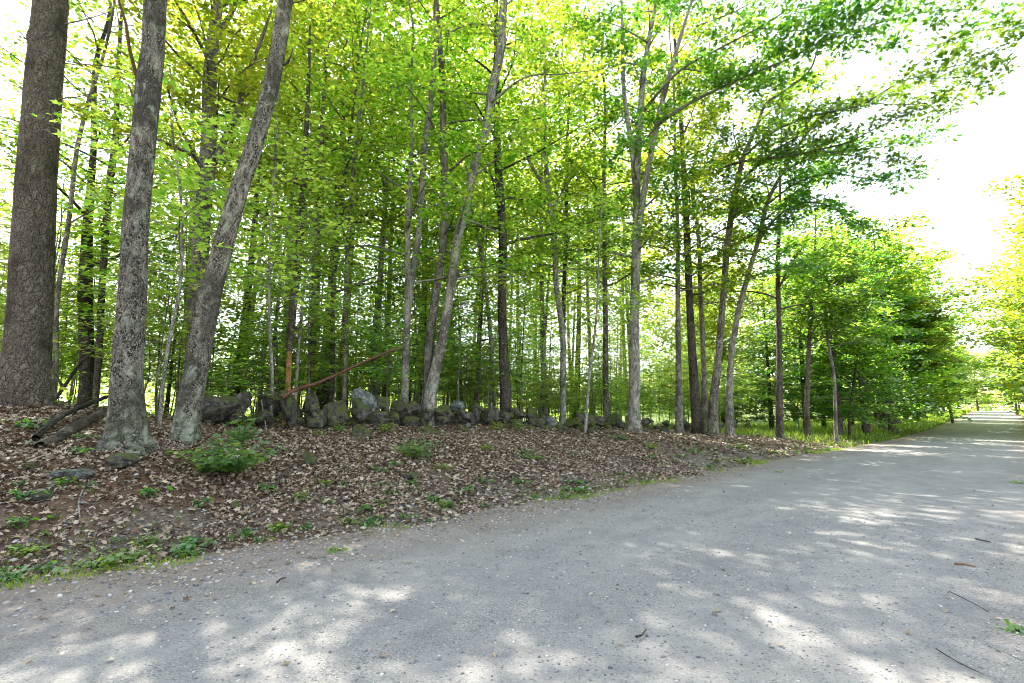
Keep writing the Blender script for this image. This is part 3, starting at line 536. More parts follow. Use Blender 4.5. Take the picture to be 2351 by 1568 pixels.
def proto_sapling(seed, H, mat='leaf_young', size=.15, dens=28, ll=1.25):
    rng = np.random.default_rng(seed); n = 7; h = np.linspace(-.05, H, n); p = np.stack([np.cumsum(rng.normal(0, .05, n)), np.cumsum(rng.normal(0, .05, n)), h], 1)
    wood = Geo(); q, rq = smoothline(p, (.008 + .0045 * H) * np.linspace(1.1, .2, n), .35); tube(wood, q, rq, 5, 0, rng); C = Crown(rng, KITE, size, dens, .22, .22, .025, .02)
    nl = int(5 + H * 4.2)
    for j in range(nl):
        f = .35 + .65 * (j + rng.random()) / nl; qq, _ = along(q, min(.99, f * .97 + .02)); az = j * 2.4 + rng.uniform(-.6, .6); l = ll * (1.25 - .75 * f) * (.5 + H * .16) * rng.uniform(.6, 1.2)
        C.limb(wood, curve_branch(rng, qq, [math.cos(az), math.sin(az), .22], l, 5, .08, -.02), .009, .004, 3., .7, .15, 3, .08)
    return wood.mesh('trunk', M['bark_mid'], True), C.finish().mesh('crown', M[mat])
def instance_first(name, label, cat, group, meshes, loc, rz, sc):
    root = thing(name, label, cat, loc, group); root.rotation_euler = (0, 0, rz); root.scale = (sc, sc, sc)
    for pn, me in zip(('trunk', 'crown'), meshes): put(pn, me, root)
    return root
def copy_thing(src, loc, rz, sc, label=None, group=None):
    c = src.copy(); COL.objects.link(c); c.location = loc; c.rotation_euler = (0, 0, rz); c.scale = (sc, sc, sc)
    for ch in src.children:
        d = ch.copy(); COL.objects.link(d); d.parent = c
    if label: c['label'] = label
    if group: c['group'] = group
    return c
R = np.random.default_rng(77)
def scatter(protos, spots, name, label, cat, group, s0=.85, s1=1.15):
    first = {}
    for x, y in spots:
        i = int(R.integers(len(protos))); sc = R.uniform(s0, s1) * (1 + (float(np.clip((y - 18) / 22, 0, .5)) if name == 'forest_tree' else 0)); loc = (x, y, G(x, y)); rz = R.uniform(0, 6.28)
        if i not in first: first[i] = instance_first(name, label, cat, group, protos[i], loc, rz, sc)
        else: copy_thing(first[i], loc, rz, sc)
hero_xy = np.array([P(h[3][0][0], h[3][0][1], h[3][0][2])[:2] for h in heroes] + [P(57, 918, 10)[:2], P(294, 1026, 8)[:2], P(424, 998, 9.3)[:2], P(446, 925, 13.5)[:2]])
def sample(n, cond, mind, taken, tries=60000, xr=(-75, 75), yr=(8, 90)):
    out = []; T_ = list(map(tuple, taken))
    for _ in range(tries):
        if len(out) >= n: break
        y = yr[0] + (yr[1] - yr[0]) * R.random() ** 1.3; x = R.uniform(-1.12, 1.12) * y
        s, t = xy2st(x, y)
        if not cond(s, t, x, y): continue
        if T_ and (np.hypot(np.array(T_)[:, 0] - x, np.array(T_)[:, 1] - y) < mind).any(): continue
        T_.append((x, y)); out.append((x, y))
    return out
canopy = [proto_canopy(100 + i, H, r, cf, 24, 3.3, mt, lm) for i, (H, r, cf, mt, lm) in enumerate([(17, .16, 6, 'bark_mid', 'leaf'), (15, .12, 5, 'bark_smooth', 'leaf'), (18, .18, 7, 'bark_dark', 'leaf'), (14, .10, 4.5, 'bark_mid', 'leaf_yellow'), (16, .14, 5.5, 'bark_smooth', 'leaf')])]
mids = [proto_canopy(120 + i, H, r, cf, 21, 2.3, mt, lm, .17, 17, .6) for i, (H, r, cf, mt, lm) in enumerate([(9, .055, 1.8, 'bark_dark', 'leaf_young'), (7.5, .045, 1.4, 'bark_mid', 'leaf_young'), (11, .07, 2.4, 'bark_mid', 'leaf'), (10, .06, 2.2, 'bark_smooth', 'leaf_young'), (8, .05, 1.6, 'bark_dark', 'leaf_yellow')])]
sap = [proto_sapling(140 + i, H, lm) for i, (H, lm) in enumerate([(2.4, 'leaf_young'), (3.2, 'leaf_young'), (4.2, 'leaf_young'), (5.2, 'leaf_young'), (3.6, 'leaf'), (1.8, 'leaf_young'), (6.3, 'leaf_young'), (4.6, 'leaf')])]
forest = lambda s, t, x, y: -33 < s < -14.6 and t < 52 and y > 14.5 and not (t > 27 and s > -22)
c_spots = sample(32, lambda s, t, x, y: forest(s, t, x, y) and (t > 6 or R.random() < .2), 2.3, hero_xy, yr=(14, 60))
scatter(canopy, c_spots, 'forest_tree', 'tall slim grey-trunked tree crowded among others deep in the wood behind the wall', 'tree', 'tall slim trees deep in the wood')
m_spots = sample(58, lambda s, t, x, y: forest(s, t, x, y) and (t > 6 or R.random() < .4), 1.5, np.vstack([hero_xy, c_spots]), yr=(13.5, 55))
scatter(mids, m_spots, 'young_tree', 'young thin-stemmed tree with airy leaves among the taller forest trunks', 'tree', 'young trees among the forest trunks', .8, 1.2)
und = lambda s, t, x, y: -34 < s < -13.9 and t < 46 and y > 11.6 and not (t > 31 and s > -16) and (t > 8 or R.random() < .5)
s_spots = sample(285, und, .85, np.vstack([hero_xy]), yr=(11.5, 44))
scatter(sap, s_spots, 'sapling', 'low sapling with flat layered sprays of leaves in the understory behind the wall', 'sapling', 'understory saplings behind the wall', .75, 1.3)

# dark evergreens and broad trees along the verge, the lane's far sides and its end
ever = [proto_evergreen(160, 12.5, .17, 3.9), proto_evergreen(161, 10.5, .15, 3.4)]
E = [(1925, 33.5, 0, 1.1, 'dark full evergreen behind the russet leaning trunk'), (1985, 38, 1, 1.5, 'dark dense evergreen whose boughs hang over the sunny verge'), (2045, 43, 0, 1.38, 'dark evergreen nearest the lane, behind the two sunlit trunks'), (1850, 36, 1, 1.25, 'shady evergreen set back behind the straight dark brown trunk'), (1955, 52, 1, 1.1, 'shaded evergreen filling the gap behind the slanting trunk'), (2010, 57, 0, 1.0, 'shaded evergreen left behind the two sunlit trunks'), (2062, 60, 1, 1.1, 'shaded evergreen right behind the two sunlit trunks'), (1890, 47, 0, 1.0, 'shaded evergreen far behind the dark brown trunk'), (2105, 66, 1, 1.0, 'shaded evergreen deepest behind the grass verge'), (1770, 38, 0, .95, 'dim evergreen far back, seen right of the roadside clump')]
src = {}
for px, Y, kx, sc, lab in E:
    q = P(px, 950, Y); loc = (q[0], q[1], G(q[0], q[1])); rz = R.uniform(0, 6)
    if kx not in src: src[kx] = instance_first('evergreen_tree', lab, 'tree', 'dark evergreens beside the sunny verge', ever[kx], loc, rz, sc)
    else: copy_thing(src[kx], loc, rz, sc, lab)
broad = [proto_canopy(180, 13, .22, 1.4, 52, 5.4, 'bark_mid', 'leaf', .34, 30, .4, KITE, .5, 1.2, 1.9), proto_canopy(181, 13, .2, 1.2, 52, 5.2, 'bark_dark', 'leaf_yellow', .34, 30, .4, KITE, .5, 1.2, 1.9), proto_canopy(182, 14, .22, 2.2, 52, 5.2, 'bark_mid', 'leaf_young', .34, 30, .4, KITE, .5, 1.2, 1.9)]
BT = [(-8.6, 58, 0, 1.3, 'green leafy tree beyond the dark evergreens on the far verge'), (-8.8, 68, 2, 1.35, 'bright green tree left of the leaning utility pole'), (-9.4, 80, 1, 1.2, 'yellow-green tree directly behind the leaning utility pole'), (-9, 94, 0, 1.0, 'leafy tree on the left of the lane just past the utility pole'),
      (-8.6, 108, 2, .95, 'small-looking tree left of the lane near its crest'), (-9, 126, 1, .95, 'tree crown left of the lane at its crest'), (-9.5, 146, 0, 1., 'farthest tree on the left of the lane crest'),
      (-18, 66, 2, 1.15, 'broad green tree set back behind the far verge'), (-18, 82, 0, 1.2, 'broad tree set back behind the leaning utility pole'), (-20, 50, 1, 1.1, 'broad sunlit tree set back behind the grassy verge'), (-28, 58, 0, 1.15, 'broad tree far behind the sunny clearing'), (-30, 74, 2, 1.2, 'dim broad tree farthest behind the clearing'),
      (6.2, 62, 1, 1.42, 'golden-green tree on the right of the lane, cut by the picture edge'), (4.6, 74, 1, 1.32, 'tall golden tree right of the lane reaching over it'), (4.8, 88, 2, 1.3, 'bright yellow-green tree further along the right side of the lane'), (4.2, 102, 1, 1.3, 'golden tree right of the lane before its crest'),
      (4.4, 120, 2, 1.2, 'leafy tree right of the lane beside the crest'), (4.6, 138, 0, 1.15, 'green tree right of the lane at the very crest'), (6.6, 50, 1, 1.1, 'low golden boughs at the right picture edge above the grass'),
      (-6, 178, 0, 1.1, 'distant tree closing the lane on the left'), (1, 186, 2, 1.1, 'distant tree closing the middle of the lane'), (8, 175, 1, 1.1, 'distant tree closing the lane on the right')]
src = {}
for s, t, kx, sc, lab in BT:
    x, y = st2xy(s, t); loc = (x, y, G(x, y)); rz = R.uniform(0, 6)
    grp = 'leafy trees along the far lane'
    if kx not in src: src[kx] = instance_first('broadleaf_tree', lab, 'tree', grp, broad[kx], loc, rz, sc)
    else: copy_thing(src[kx], loc, rz, sc, lab, grp)
# far-off wood beyond the forest
g = Geo(); rw = np.random.default_rng(9); n = 42000
s_ = -rw.uniform(62, 100, n); t_ = rw.uniform(-110, 130, n); hh = rw.uniform(0, 1, n) ** 1.1 * (6.5 + 2.5 * np.sin(t_ * .21) + 1.5 * np.sin(t_ * .53 + 2))
x, y = st2xy(s_, t_); pos = np.stack([x, y, ground(x, y) + hh], 1)
leaves(g, KITE, pos, rw.normal(0, 1, (n, 3)), rw.normal(0, .5, (n, 3)) + [0, 0, 1], rw.uniform(.5, 1.1, n))
n = 26000; s_ = rw.uniform(-150, 60, n); t_ = rw.uniform(215, 250, n) - .12 * np.abs(s_); hh = rw.uniform(0, 1, n) ** .8 * (13 + 3 * np.sin(s_ * .21) + 2 * np.sin(s_ * .53 + 2)); x, y = st2xy(s_, t_)
leaves(g, KITE, np.stack([x, y, ground(x, y) + hh], 1), rw.normal(0, 1, (n, 3)), rw.normal(0, .5, (n, 3)) + [0, 0, 1], rw.uniform(.7, 1.5, n)); o = g.build('distant_woods', M['leaf_young']); o['kind'] = 'stuff'; o['label'] = 'pale far-off mass of foliage beyond the forest'; o['category'] = 'foliage'

LM = [(45, 'the massive old pine'), (205, 'the straight brown-barked pine'), (295, 'the upright lichen-footed oak'), (372, 'the pale slender crooked tree'), (440, 'the right-leaning oak'), (625, 'the very thin straight sapling'), (680, 'the snapped orange-wood tree'), (765, 'the narrow straight maple'), (932, 'the twin-stemmed maple'), (1010, 'the V-shaped pair'), (1158, 'the dark mottled maple'),
      (1285, 'the Y-forked maple'), (1360, 'the slim whitish sapling'), (1458, 'the tall three-stemmed maple'), (1558, 'the pale lichen-footed trunk'), (1640, 'the roadside clump'), (1790, 'the shady leafy trunk'), (1855, 'the dark brown trunk'), (1915, 'the pale-and-russet trunk')]
ORD = ['nearest', 'second nearest', 'third nearest', 'fourth nearest', 'fifth nearest', 'sixth nearest', 'seventh nearest', 'eighth nearest', 'ninth nearest', 'tenth nearest'] + ['%s nearest' % w_ for w_ in ('eleventh twelfth thirteenth fourteenth fifteenth sixteenth seventeenth eighteenth nineteenth twentieth ' + ' '.join('twenty-' + q_ for q_ in 'first second third fourth fifth sixth seventh eighth ninth'.split()) + ' thirtieth ' + ' '.join('thirty-' + q_ for q_ in 'first second third fourth fifth'.split())).split()]
def relabel(group, phrase, lm=None):
    bins = {}
    for o in [o for o in COL.objects if o.get('group') == group]:
        px = 1175.5 + FPX * o.location.x / o.location.y
        L_ = min(lm or LM, key=lambda q_: abs(q_[0] - px)); side = 'left' if px < L_[0] else 'right'
        bins.setdefault((L_[1], side), []).append((o.location.y, o))
    for (nm, side), lst in bins.items():
        for i, (_, o) in enumerate(sorted(lst, key=lambda q_: q_[0])): o['label'] = '%s just %s of %s, %s of those' % (phrase, side, nm, ORD[min(i, len(ORD) - 1)]) if len(lst) > 1 else '%s just %s of %s' % (phrase, side, nm)
brush = [proto_sapling(200 + i, H, 'leaf_young', .17, 30, 1.7) for i, H in enumerate([2.2, 2.9, 3.4])]
b_spots = sample(150, lambda s, t, x, y: (-40 < s < -14.5 and 6 < t < 50 or -46 < s < -24 and t < 85) and y > 15, 1.3, np.zeros((0, 2)), yr=(15, 62))
scatter(brush, b_spots, 'brush', 'dense leafy brush on the forest floor', 'brush', 'dense brush on the forest floor', .8, 1.35)
bb = [st2xy(s_, t_) for s_, t_ in [(-13, 34), (-15, 36.5), (-17, 33.5), (-14.5, 39), (-18, 38), (-19, 43), (-21, 36), (-22, 41), (-17, 47), (-9.2, 47), (-10.5, 50), (-8.8, 54), (-11, 56), (-9, 60), (-9.8, 64), (-8.6, 68), (-10, 72), (-8.8, 77), (-9.6, 83), (-8.6, 90), (-9.4, 98), (-12, 44), (-14, 47), (-13, 52), (-15, 40), (-16.5, 44)]]
scatter(brush, bb, 'brush', 'x', 'brush', 'dense brush on the forest floor', 1.1, 1.7)
relabel('dense brush on the forest floor', 'dense leafy brush')
relabel('tall slim trees deep in the wood', 'tall slim tree'); relabel('young trees among the forest trunks', 'young airy tree'); relabel('understory saplings behind the wall', 'low sapling')

# ------------------------------------------------------------------ boulders and the tumbled stone wall
def ico(sub=3):
    import bmesh
    bm = bmesh.new(); bmesh.ops.create_icosphere(bm, subdivisions=sub, radius=1); V = np.array([v.co[:] for v in bm.verts]); F = np.array([[v.index for v in f.verts] for f in bm.faces]); bm.free(); return V, F
ICO3, ICO2, ICO1 = ico(4), ico(3), ico(1)
def rock(rng, size, tilt=.3, base=ICO2, cuts=10, rz=None):
    V, F = base; V = V.copy()
    for _ in range(cuts):
        d = unit(rng.normal(0, 1, 3)); c = rng.uniform(.38, .82); e = V @ d; V = V - np.maximum(0, e - c)[:, None] * d * 1.
    ph = rng.uniform(0, 6, 9)
    V = V * (1 + .085 * (np.sin(V[:, 0:1] * 4 + ph[0]) * np.sin(V[:, 1:2] * 5 + ph[1]) + .6 * np.sin(V[:, 2:3] * 9 + ph[2] + V[:, 0:1] * 7) + .35 * np.sin(V[:, 1:2] * 17 + ph[3] + V[:, 2:3] * 13)))
    V = V * np.asarray(size); a = rng.normal(0, tilt); b = rng.normal(0, tilt); c = rng.uniform(0, 6.28) if rz is None else rz
    Rx = np.array([[1, 0, 0], [0, math.cos(a), -math.sin(a)], [0, math.sin(a), math.cos(a)]]); Ry = np.array([[math.cos(b), 0, math.sin(b)], [0, 1, 0], [-math.sin(b), 0, math.cos(b)]]); Rz = np.array([[math.cos(c), -math.sin(c), 0], [math.sin(c), math.cos(c), 0], [0, 0, 1]])
    return V @ (Rz @ Ry @ Rx).T, F
def place_rock(name, rng, loc, size, mat, parent=None, origin=(0, 0, 0), **kw):
    V, F = rock(rng, size, **kw); g = Geo(); g.add(V, F); me = g.mesh(name, M[mat], True)
    o = bpy.data.objects.new(name, me); COL.objects.link(o); o.location = np.asarray(loc) - np.asarray(origin)
    if parent: o.parent = parent
    return o
rr = np.random.default_rng(5)
wx, wy = st2xy(-12.9, 5.1); worg = np.array([wx, wy, G(wx, wy)])
wall = thing('stone_wall', 'long tumbled dry-stone wall of mossy grey boulders running along the forest edge', 'stone wall', worg)
# boulders read from the photograph: px, py centre, depth, width px, height px, mat, label
WB = [(500, 948, 12.2, 88, 52, 'stone', None), (550, 927, 12.8, 42, 40, 'stone', None), (548, 966, 12.6, 40, 30, 'stone', None), (622, 928, 12.3, 74, 62, 'stone', None), (610, 966, 12.2, 62, 44, 'stone', None),
      (667, 950, 11.9, 50, 82, 'stone', 'tall upright egg-shaped stone'), (714, 942, 12.4, 56, 48, 'stone_moss', None), (733, 972, 12.1, 46, 46, 'stone', None), (775, 948, 12.3, 54, 60, 'stone_moss', None), (760, 985, 12.6, 44, 24, 'stone', None),
      (822, 912, 13.0, 46, 24, 'stone_pale', 'pale lichen-covered flat capstone'), (851, 925, 13.2, 32, 44, 'stone_pale', None), (822, 953, 12.7, 52, 56, 'stone', None), (877, 928, 13.4, 36, 40, 'stone', None), (870, 962, 13.2, 46, 36, 'stone', None),
      (915, 940, 13.6, 50, 40, 'stone', None), (900, 968, 13.6, 50, 30, 'stone', None), (955, 944, 13.9, 46, 44, 'stone_moss', None), (948, 972, 13.8, 50, 26, 'stone', None), (985, 954, 14.1, 38, 40, 'stone', None), (1020, 945, 14.4, 44, 40, 'stone', None), (1010, 974, 14.2, 44, 26, 'stone_moss', None),
      (1048, 936, 14.8, 34, 22, 'stone_pale', None), (1060, 958, 14.6, 42, 36, 'stone', None), (1090, 966, 14.6, 34, 44, 'stone', None), (1124, 960, 14.9, 50, 46, 'stone', 'broad grey-green rounded stone'), (1095, 940, 15.2, 30, 20, 'stone', None), (1160, 962, 15.4, 30, 40, 'stone', None),
      (1188, 952, 15.8, 44, 32, 'stone_moss', None), (1190, 976, 15.6, 40, 22, 'stone', None), (1222, 950, 16.2, 34, 34, 'stone', None), (1228, 974, 16.0, 40, 22, 'stone', None), (1262, 967, 16.4, 34, 30, 'stone_pale', 'lichen-spotted block at a gap in the wall'), (1312, 974, 16.9, 44, 30, 'stone_moss', None), (1345, 962, 17.6, 40, 30, 'stone', None), (1378, 968, 18.2, 44, 30, 'stone', None), (1414, 972, 18.9, 40, 26, 'stone', None)]
for px, py, Y, wpx, hpx, mt, lab in WB:
    Y = (-12.9 + rr.normal(0, .12) - (.25 if py < 942 else 0)) / ((px - 1175.5) / FPX * DY - DX)
    c = P(px, py, Y); sx = wpx * Y / FPX / 2 * rr.uniform(1.05, 1.3); sz = hpx * Y / FPX / 2 * rr.uniform(1.15, 1.35)
    rz = rr.normal(0, .25)
    c[2] += .05
    o = place_rock('stone', rr, c, (sx, max(sx, sz) * rr.uniform(.7, .95), sz), mt, wall, worg, tilt=.25, rz=rz, base=ICO3)
    if lab: o['label'] = lab
cnt = 0
for i in range(62):       # the rest of the wall: hidden second course, then the low tumbled run towards the verge
    if i < 22: t = 4.0 + i * .82; s = -13.25 + rr.normal(0, .1); lvl = .18
    else: t = 21.5 + (i - 22) * .38 + rr.normal(0, .08); s = -12.9 + rr.normal(0, .28); lvl = .14 + (.3 if i % 3 == 0 else 0)
    x, y = st2xy(s, t); q = rr.uniform(.22, .36)
    if i >= 22 and (i % 11 == 0): continue
    place_rock('stone', rr, (x, y, G(x, y) + lvl - .06), (q * 1.25, q, q * .75), ['stone', 'stone', 'stone_moss', 'stone'][i % 4], wall, worg, tilt=.25)
# loose rocks lying on the bank
LR = [(829, 990, 11.3, 44, 42, 'stone_moss', 'moss-capped boulder fallen in front of the wall below the pale capstone'), (708, 1056, 9.0, 44, 42, 'stone_moss', 'round mossy rock alone on the leafy bank right of the green shrub'),
      (158, 1088, 7.3, 98, 28, 'stone_pale', 'long flat pale rock set in the leaf litter near the dark rotting log'), (280, 1056, 7.7, 84, 40, 'stone', 'dark mossy rock at the foot of the upright oak'), (292, 1033, 7.5, 40, 14, 'stone_pale', 'small pale stone touching the foot of the upright oak'), (100, 1132, 6.7, 66, 24, 'stone', 'half-buried grey-brown rock low on the bank at the picture edge'),
      (945, 1092, 8.6, 46, 26, 'stone', 'low tan rock half buried in leaves on the middle of the bank'), (540, 1160, 7.0, 30, 26, 'stone', 'small round grey stone on the lower bank'), (60, 1068, 7.8, 40, 24, 'stone', 'dark stub of rock beside the leaves left of the flat pale rock'), (985, 990, 12.6, 60, 24, 'stone_moss', 'flat mossy slab lying at the base of the wall'),
      (1295, 985, 15.6, 34, 30, 'stone_moss', 'mossy lump in front of the gap in the wall'), (1360, 985, 15.9, 30, 26, 'stone_moss', 'small mossy boulder just right of the slim whitish sapling'), (1075, 975, 13.4, 14, 24, 'stone_pale', 'little upright pale stone leaning at the wall foot'), (880, 1000, 12, 18, 10, 'stone_pale', 'tiny pale stone in the leaves below the wall')]
for px, py, Y, wpx, hpx, mt, lab in LR:
    c = gp(px, py + hpx * .35); Y = c[1]; sx = wpx * Y / FPX / 2 * 1.05; sz = max(hpx * Y / FPX / 2 * 1.05, .05); z = c[2] + sz * .4
    tag(place_rock('rock', rr, (c[0], c[1], z), (sx, sx * .75, sz), mt, tilt=.12, rz=rr.normal(0, .2), base=ICO3), lab, 'rock', 'loose rocks on the bank')

# ------------------------------------------------------------------ logs, sticks and the broken trunk
def stick(name, label, cat, pts, w, mat, branches=(), group=None, k=6, lift=.02, seed=0):
    rng = np.random.default_rng(seed + 900); g = Geo(); q = np.array([gp(a, b, lift) for a, b in pts]); q[:, 2] += rng.uniform(0, .03, len(q)); q2, r2 = smoothline(q, np.linspace(w, w * .55, len(q)), .08); tube(g, q2, r2, k, 0, rng, .1)
    for br in branches:
        q = np.array([gp(a, b, lift + .02 * i) for i, (a, b) in enumerate(br)]); q2, r2 = smoothline(q, np.linspace(w * .5, w * .2, len(q)), .08); tube(g, q2, r2, 4, 0, rng, .1)
    loc = gp(*pts[0]); return tag(g.build(name, M[mat], None, True, loc), label, cat, group)
lg = thing('fallen_log', 'split rotting log with charred underside lying left of the upright oak', 'log', gp(85, 1020)); b = np.array(lg.location)
for nm, pts, w_, mt in (('bark', [(80, 1022, .10), (125, 988, .16), (175, 962, .19), (215, 945, .22), (248, 934, .26)], .05, 'log'), ('wood_core', [(95, 1034, .02), (140, 1008, .03), (185, 982, .04), (230, 958, .06)], .105, 'bark_dark')):
    g = Geo(); q = np.array([gp(a, c_, d) for a, c_, d in pts]); q2, r2 = smoothline(q, np.linspace(w_, w_ * .85, len(q)), .08); tube(g, q2, r2, 10, 0, rr, .18); g.build(nm, M[mt], lg, True, b)
st = [('crooked grey stick with frayed end low on the leaf litter below the flat pale rock', [(195, 1120), (182, 1150), (180, 1185), (186, 1210)], .012), ('short dark branch lying below the round mossy rock', [(672, 1072), (650, 1096), (628, 1125)], .022), ('long thin dark stick lying across the leaves right of the shrub', [(575, 1038), (650, 1037), (720, 1034), (770, 1036)], .012),
      ('arched pale twig standing off the bank below the V-shaped pair', [(905, 1060), (945, 1035), (1000, 1020)], .010), ('forked bare branch lying on the middle bank', [(958, 1062), (1000, 1055), (1025, 1040)], .016), ('slim twig by the picture edge lying below the half-buried rock', [(60, 1160), (90, 1140), (118, 1118)], .010),
      ('pale stick propped near the left end of the wall', [(612, 990), (606, 960), (600, 930)], .012), ('thin stick near the gravel edge at mid bank', [(1230, 1125), (1290, 1118), (1340, 1100)], .008)]
for i, (lab, pts, w_) in enumerate(st):
    if 'propped' in lab:
        g = Geo(); a = gp(612, 992); q = np.array([a, P(607, 960, a[1] + .15), P(600, 918, a[1] + .45)]); q2, r2 = smoothline(q, [.013, .012, .008], .1); tube(g, q2, r2, 6); tag(g.build('stick', M['bark_smooth'], None, True, a), lab, 'stick')
    else: stick('stick', lab, 'stick', pts, w_, ['bark_smooth', 'bark_dark', 'bark_dark', 'bark_smooth', 'bark_mid', 'bark_mid', 'x', 'bark_dark'][i], [[pts[1], (pts[1][0] + 22, pts[1][1] - 16)]], seed=i)
tw = [('stubby dark twig on the right gravel shoulder', [(2241, 1242), (2258, 1246), (2276, 1251)], .012), ('broken orange-brown stick lying on the right shoulder', [(2192, 1300), (2215, 1302), (2240, 1307)], .011), ('long thin dark twig in the bottom right gravel', [(2150, 1500), (2200, 1528), (2260, 1562)], .004), ('thin twig at the right edge of the gravel', [(2270, 1502), (2310, 1515), (2350, 1530)], .004),
      ('hair-thin twig halfway down the right shoulder', [(2180, 1370), (2230, 1392), (2270, 1410)], .004), ('short dark stick fragment in the middle foreground of the road', [(1462, 1478), (1475, 1470), (1484, 1462)], .010), ('small dark stick on the left foreground of the road', [(635, 1345), (645, 1338), (655, 1331)], .009)]
for i, (lab, pts, w_) in enumerate(tw): stick('twig', lab, 'twig', pts, w_, ['bark_dark', 'wood_orange', 'bark_dark', 'bark_mid', 'bark_dark', 'bark_dark', 'bark_dark'][i], group=None, lift=.016, seed=20 + i, k=5)
bt = thing('broken_tree', 'snapped dead tree showing raw orange wood above the stone wall', 'tree', np.append(P(660, 912, 14.5)[:2], G(*P(660, 912, 14.5)[:2])))
b = np.array(bt.location); g = Geo(); q = np.array([b - [0, 0, .1], P(662, 860, 14.5), P(665, 805, 14.5)]); q2, r2 = smoothline(q, [.085, .08, .07], .1); tube(g, q2, r2, 9, 0, rr, .12); g.build('raw_wood', M['wood_orange'], bt, True, b)
g = Geo(); q = np.array([P(665, 806, 14.5), P(673, 700, 14.5), P(684, 600, 14.5), P(690, 520, 14.5), P(700, 358, 14.5), P(708, 200, 14.5), P(712, 60, 14.5)]); q2, r2 = smoothline(q, [.10, .11, .12, .11, .08, .06, .03], .3); tube(g, q2, r2, 9, 0, rr, .06); g.build('trunk', M['bark_dark'], bt, True, b)
g = Geo(); a0 = P(648, 912, 12.6); q = np.array([a0, P(690, 890, 12.9), P(715, 884, 13), P(760, 866, 13.2), P(820, 838, 13.5), P(880, 812, 13.8), P(922, 797, 14.0)]); q2, r2 = smoothline(q, [.05, .05, .045, .038, .034, .03, .022], .15); tube(g, q2, r2, 8, 0, rr, .12)
tag(g.build('snapped_log', M['bark_red'], None, True, a0), 'thin reddish snapped trunk slanting from the wall top up to the twin-stemmed maple', 'fallen trunk')
g = Geo(); a0 = gp(130, 922); q = np.array([P(142, 925, a0[1]), P(146, 890, 11.5), P(180, 840, 11.3), P(215, 800, 11.2), P(236, 762, 11.2)]); q[0] = [q[0][0], 11.5, G(q[0][0], 11.5) - .05]; q2, r2 = smoothline(q, [.045, .04, .03, .02, .012], .15); tube(g, q2, r2, 7, 0, rr, .1)
q = np.array([q[1], P(122, 850, 11.4), P(118, 800, 11.5)]); q2, r2 = smoothline(q, [.03, .02, .01], .15); tube(g, q2, r2, 6)
tag(g.build('dead_sapling', M['bark_dark'], None, True, (q[0][0], 11.5, G(q[0][0], 11.5))), 'bare dark branching dead sapling at the right foot of the big pine', 'dead sapling')

# ------------------------------------------------------------------ shrubs and small plants
def plant(name, label, cat, loc, seed, H=.4, W=.4, stems=7, size=.09, n=14, mat='leaf_low', group=None, tmpl=OVAL, tilt=.35):
    rng = np.random.default_rng(seed); root = thing(name, label, cat, loc, group); wood = Geo(); fol = Geo(); ps = []; hs = []
    for i in range(stems):
        az = rng.uniform(0, 6.28); rad = rng.uniform(.2, 1) * W; p = curve_branch(rng, [0, 0, 0], [math.cos(az) * rad, math.sin(az) * rad, H * rng.uniform(.6, 1.1)], math.hypot(rad, H) * rng.uniform(.7, 1), 5, .1, -.05)
        tube(wood, p, np.linspace(.005, .002, 5), 4, cap=False); m = n; f = rng.uniform(.25, 1.05, m) * 4; j = np.clip(f.astype(int), 0, 3); x = (f - j)[:, None]
        ps.append(p[j] * (1 - x) + p[j + 1] * x + rng.normal(0, .35, (m, 3)) * [size * 1.6, size * 1.6, size * .5]); hs.append(rng.normal(0, 1, (m, 3)) * [1, 1, .2] + [math.cos(az) * .8, math.sin(az) * .8, -.1])
    ps = np.concatenate(ps); hs = np.concatenate(hs); k = len(ps); leaves(fol, tmpl, ps, hs, np.stack([rng.normal(0, tilt, k), rng.normal(0, tilt, k) - .1, np.ones(k)], 1), size * rng.uniform(.5, 1.2, k))
    put('stems', wood.mesh('stems', M['bark_dark'], True), root); put('foliage', fol.mesh('foliage', M[mat]), root); return root
plant('shrub', 'dark green leafy shrub on the bank in front of the wall left end', 'shrub', gp(515, 1095), 1, .58, .62, 26, .12, 26)
plant('shrub', 'young bright-green spray of leaves reaching up behind the dark green shrub', 'shrub', gp(545, 1030), 2, .5, .45, 9, .12, 14)
plant('seedling_patch', 'flat green seedling on the brown needle mound below the big pine', 'plant', gp(70, 985), 3, .16, .30, 9, .10, 9)
plant('shrub', 'leafy green bramble in the middle of the bank below the V-shaped pair', 'shrub', gp(955, 1055), 4, .42, .5, 14, .11, 16)
plant('shrub', 'broad spray of light green leaves hanging over the wall beside the broken tree', 'shrub', gp(690, 965) + [0, .9, 0], 5, 1.0, .75, 10, .13, 16, 'leaf_young')
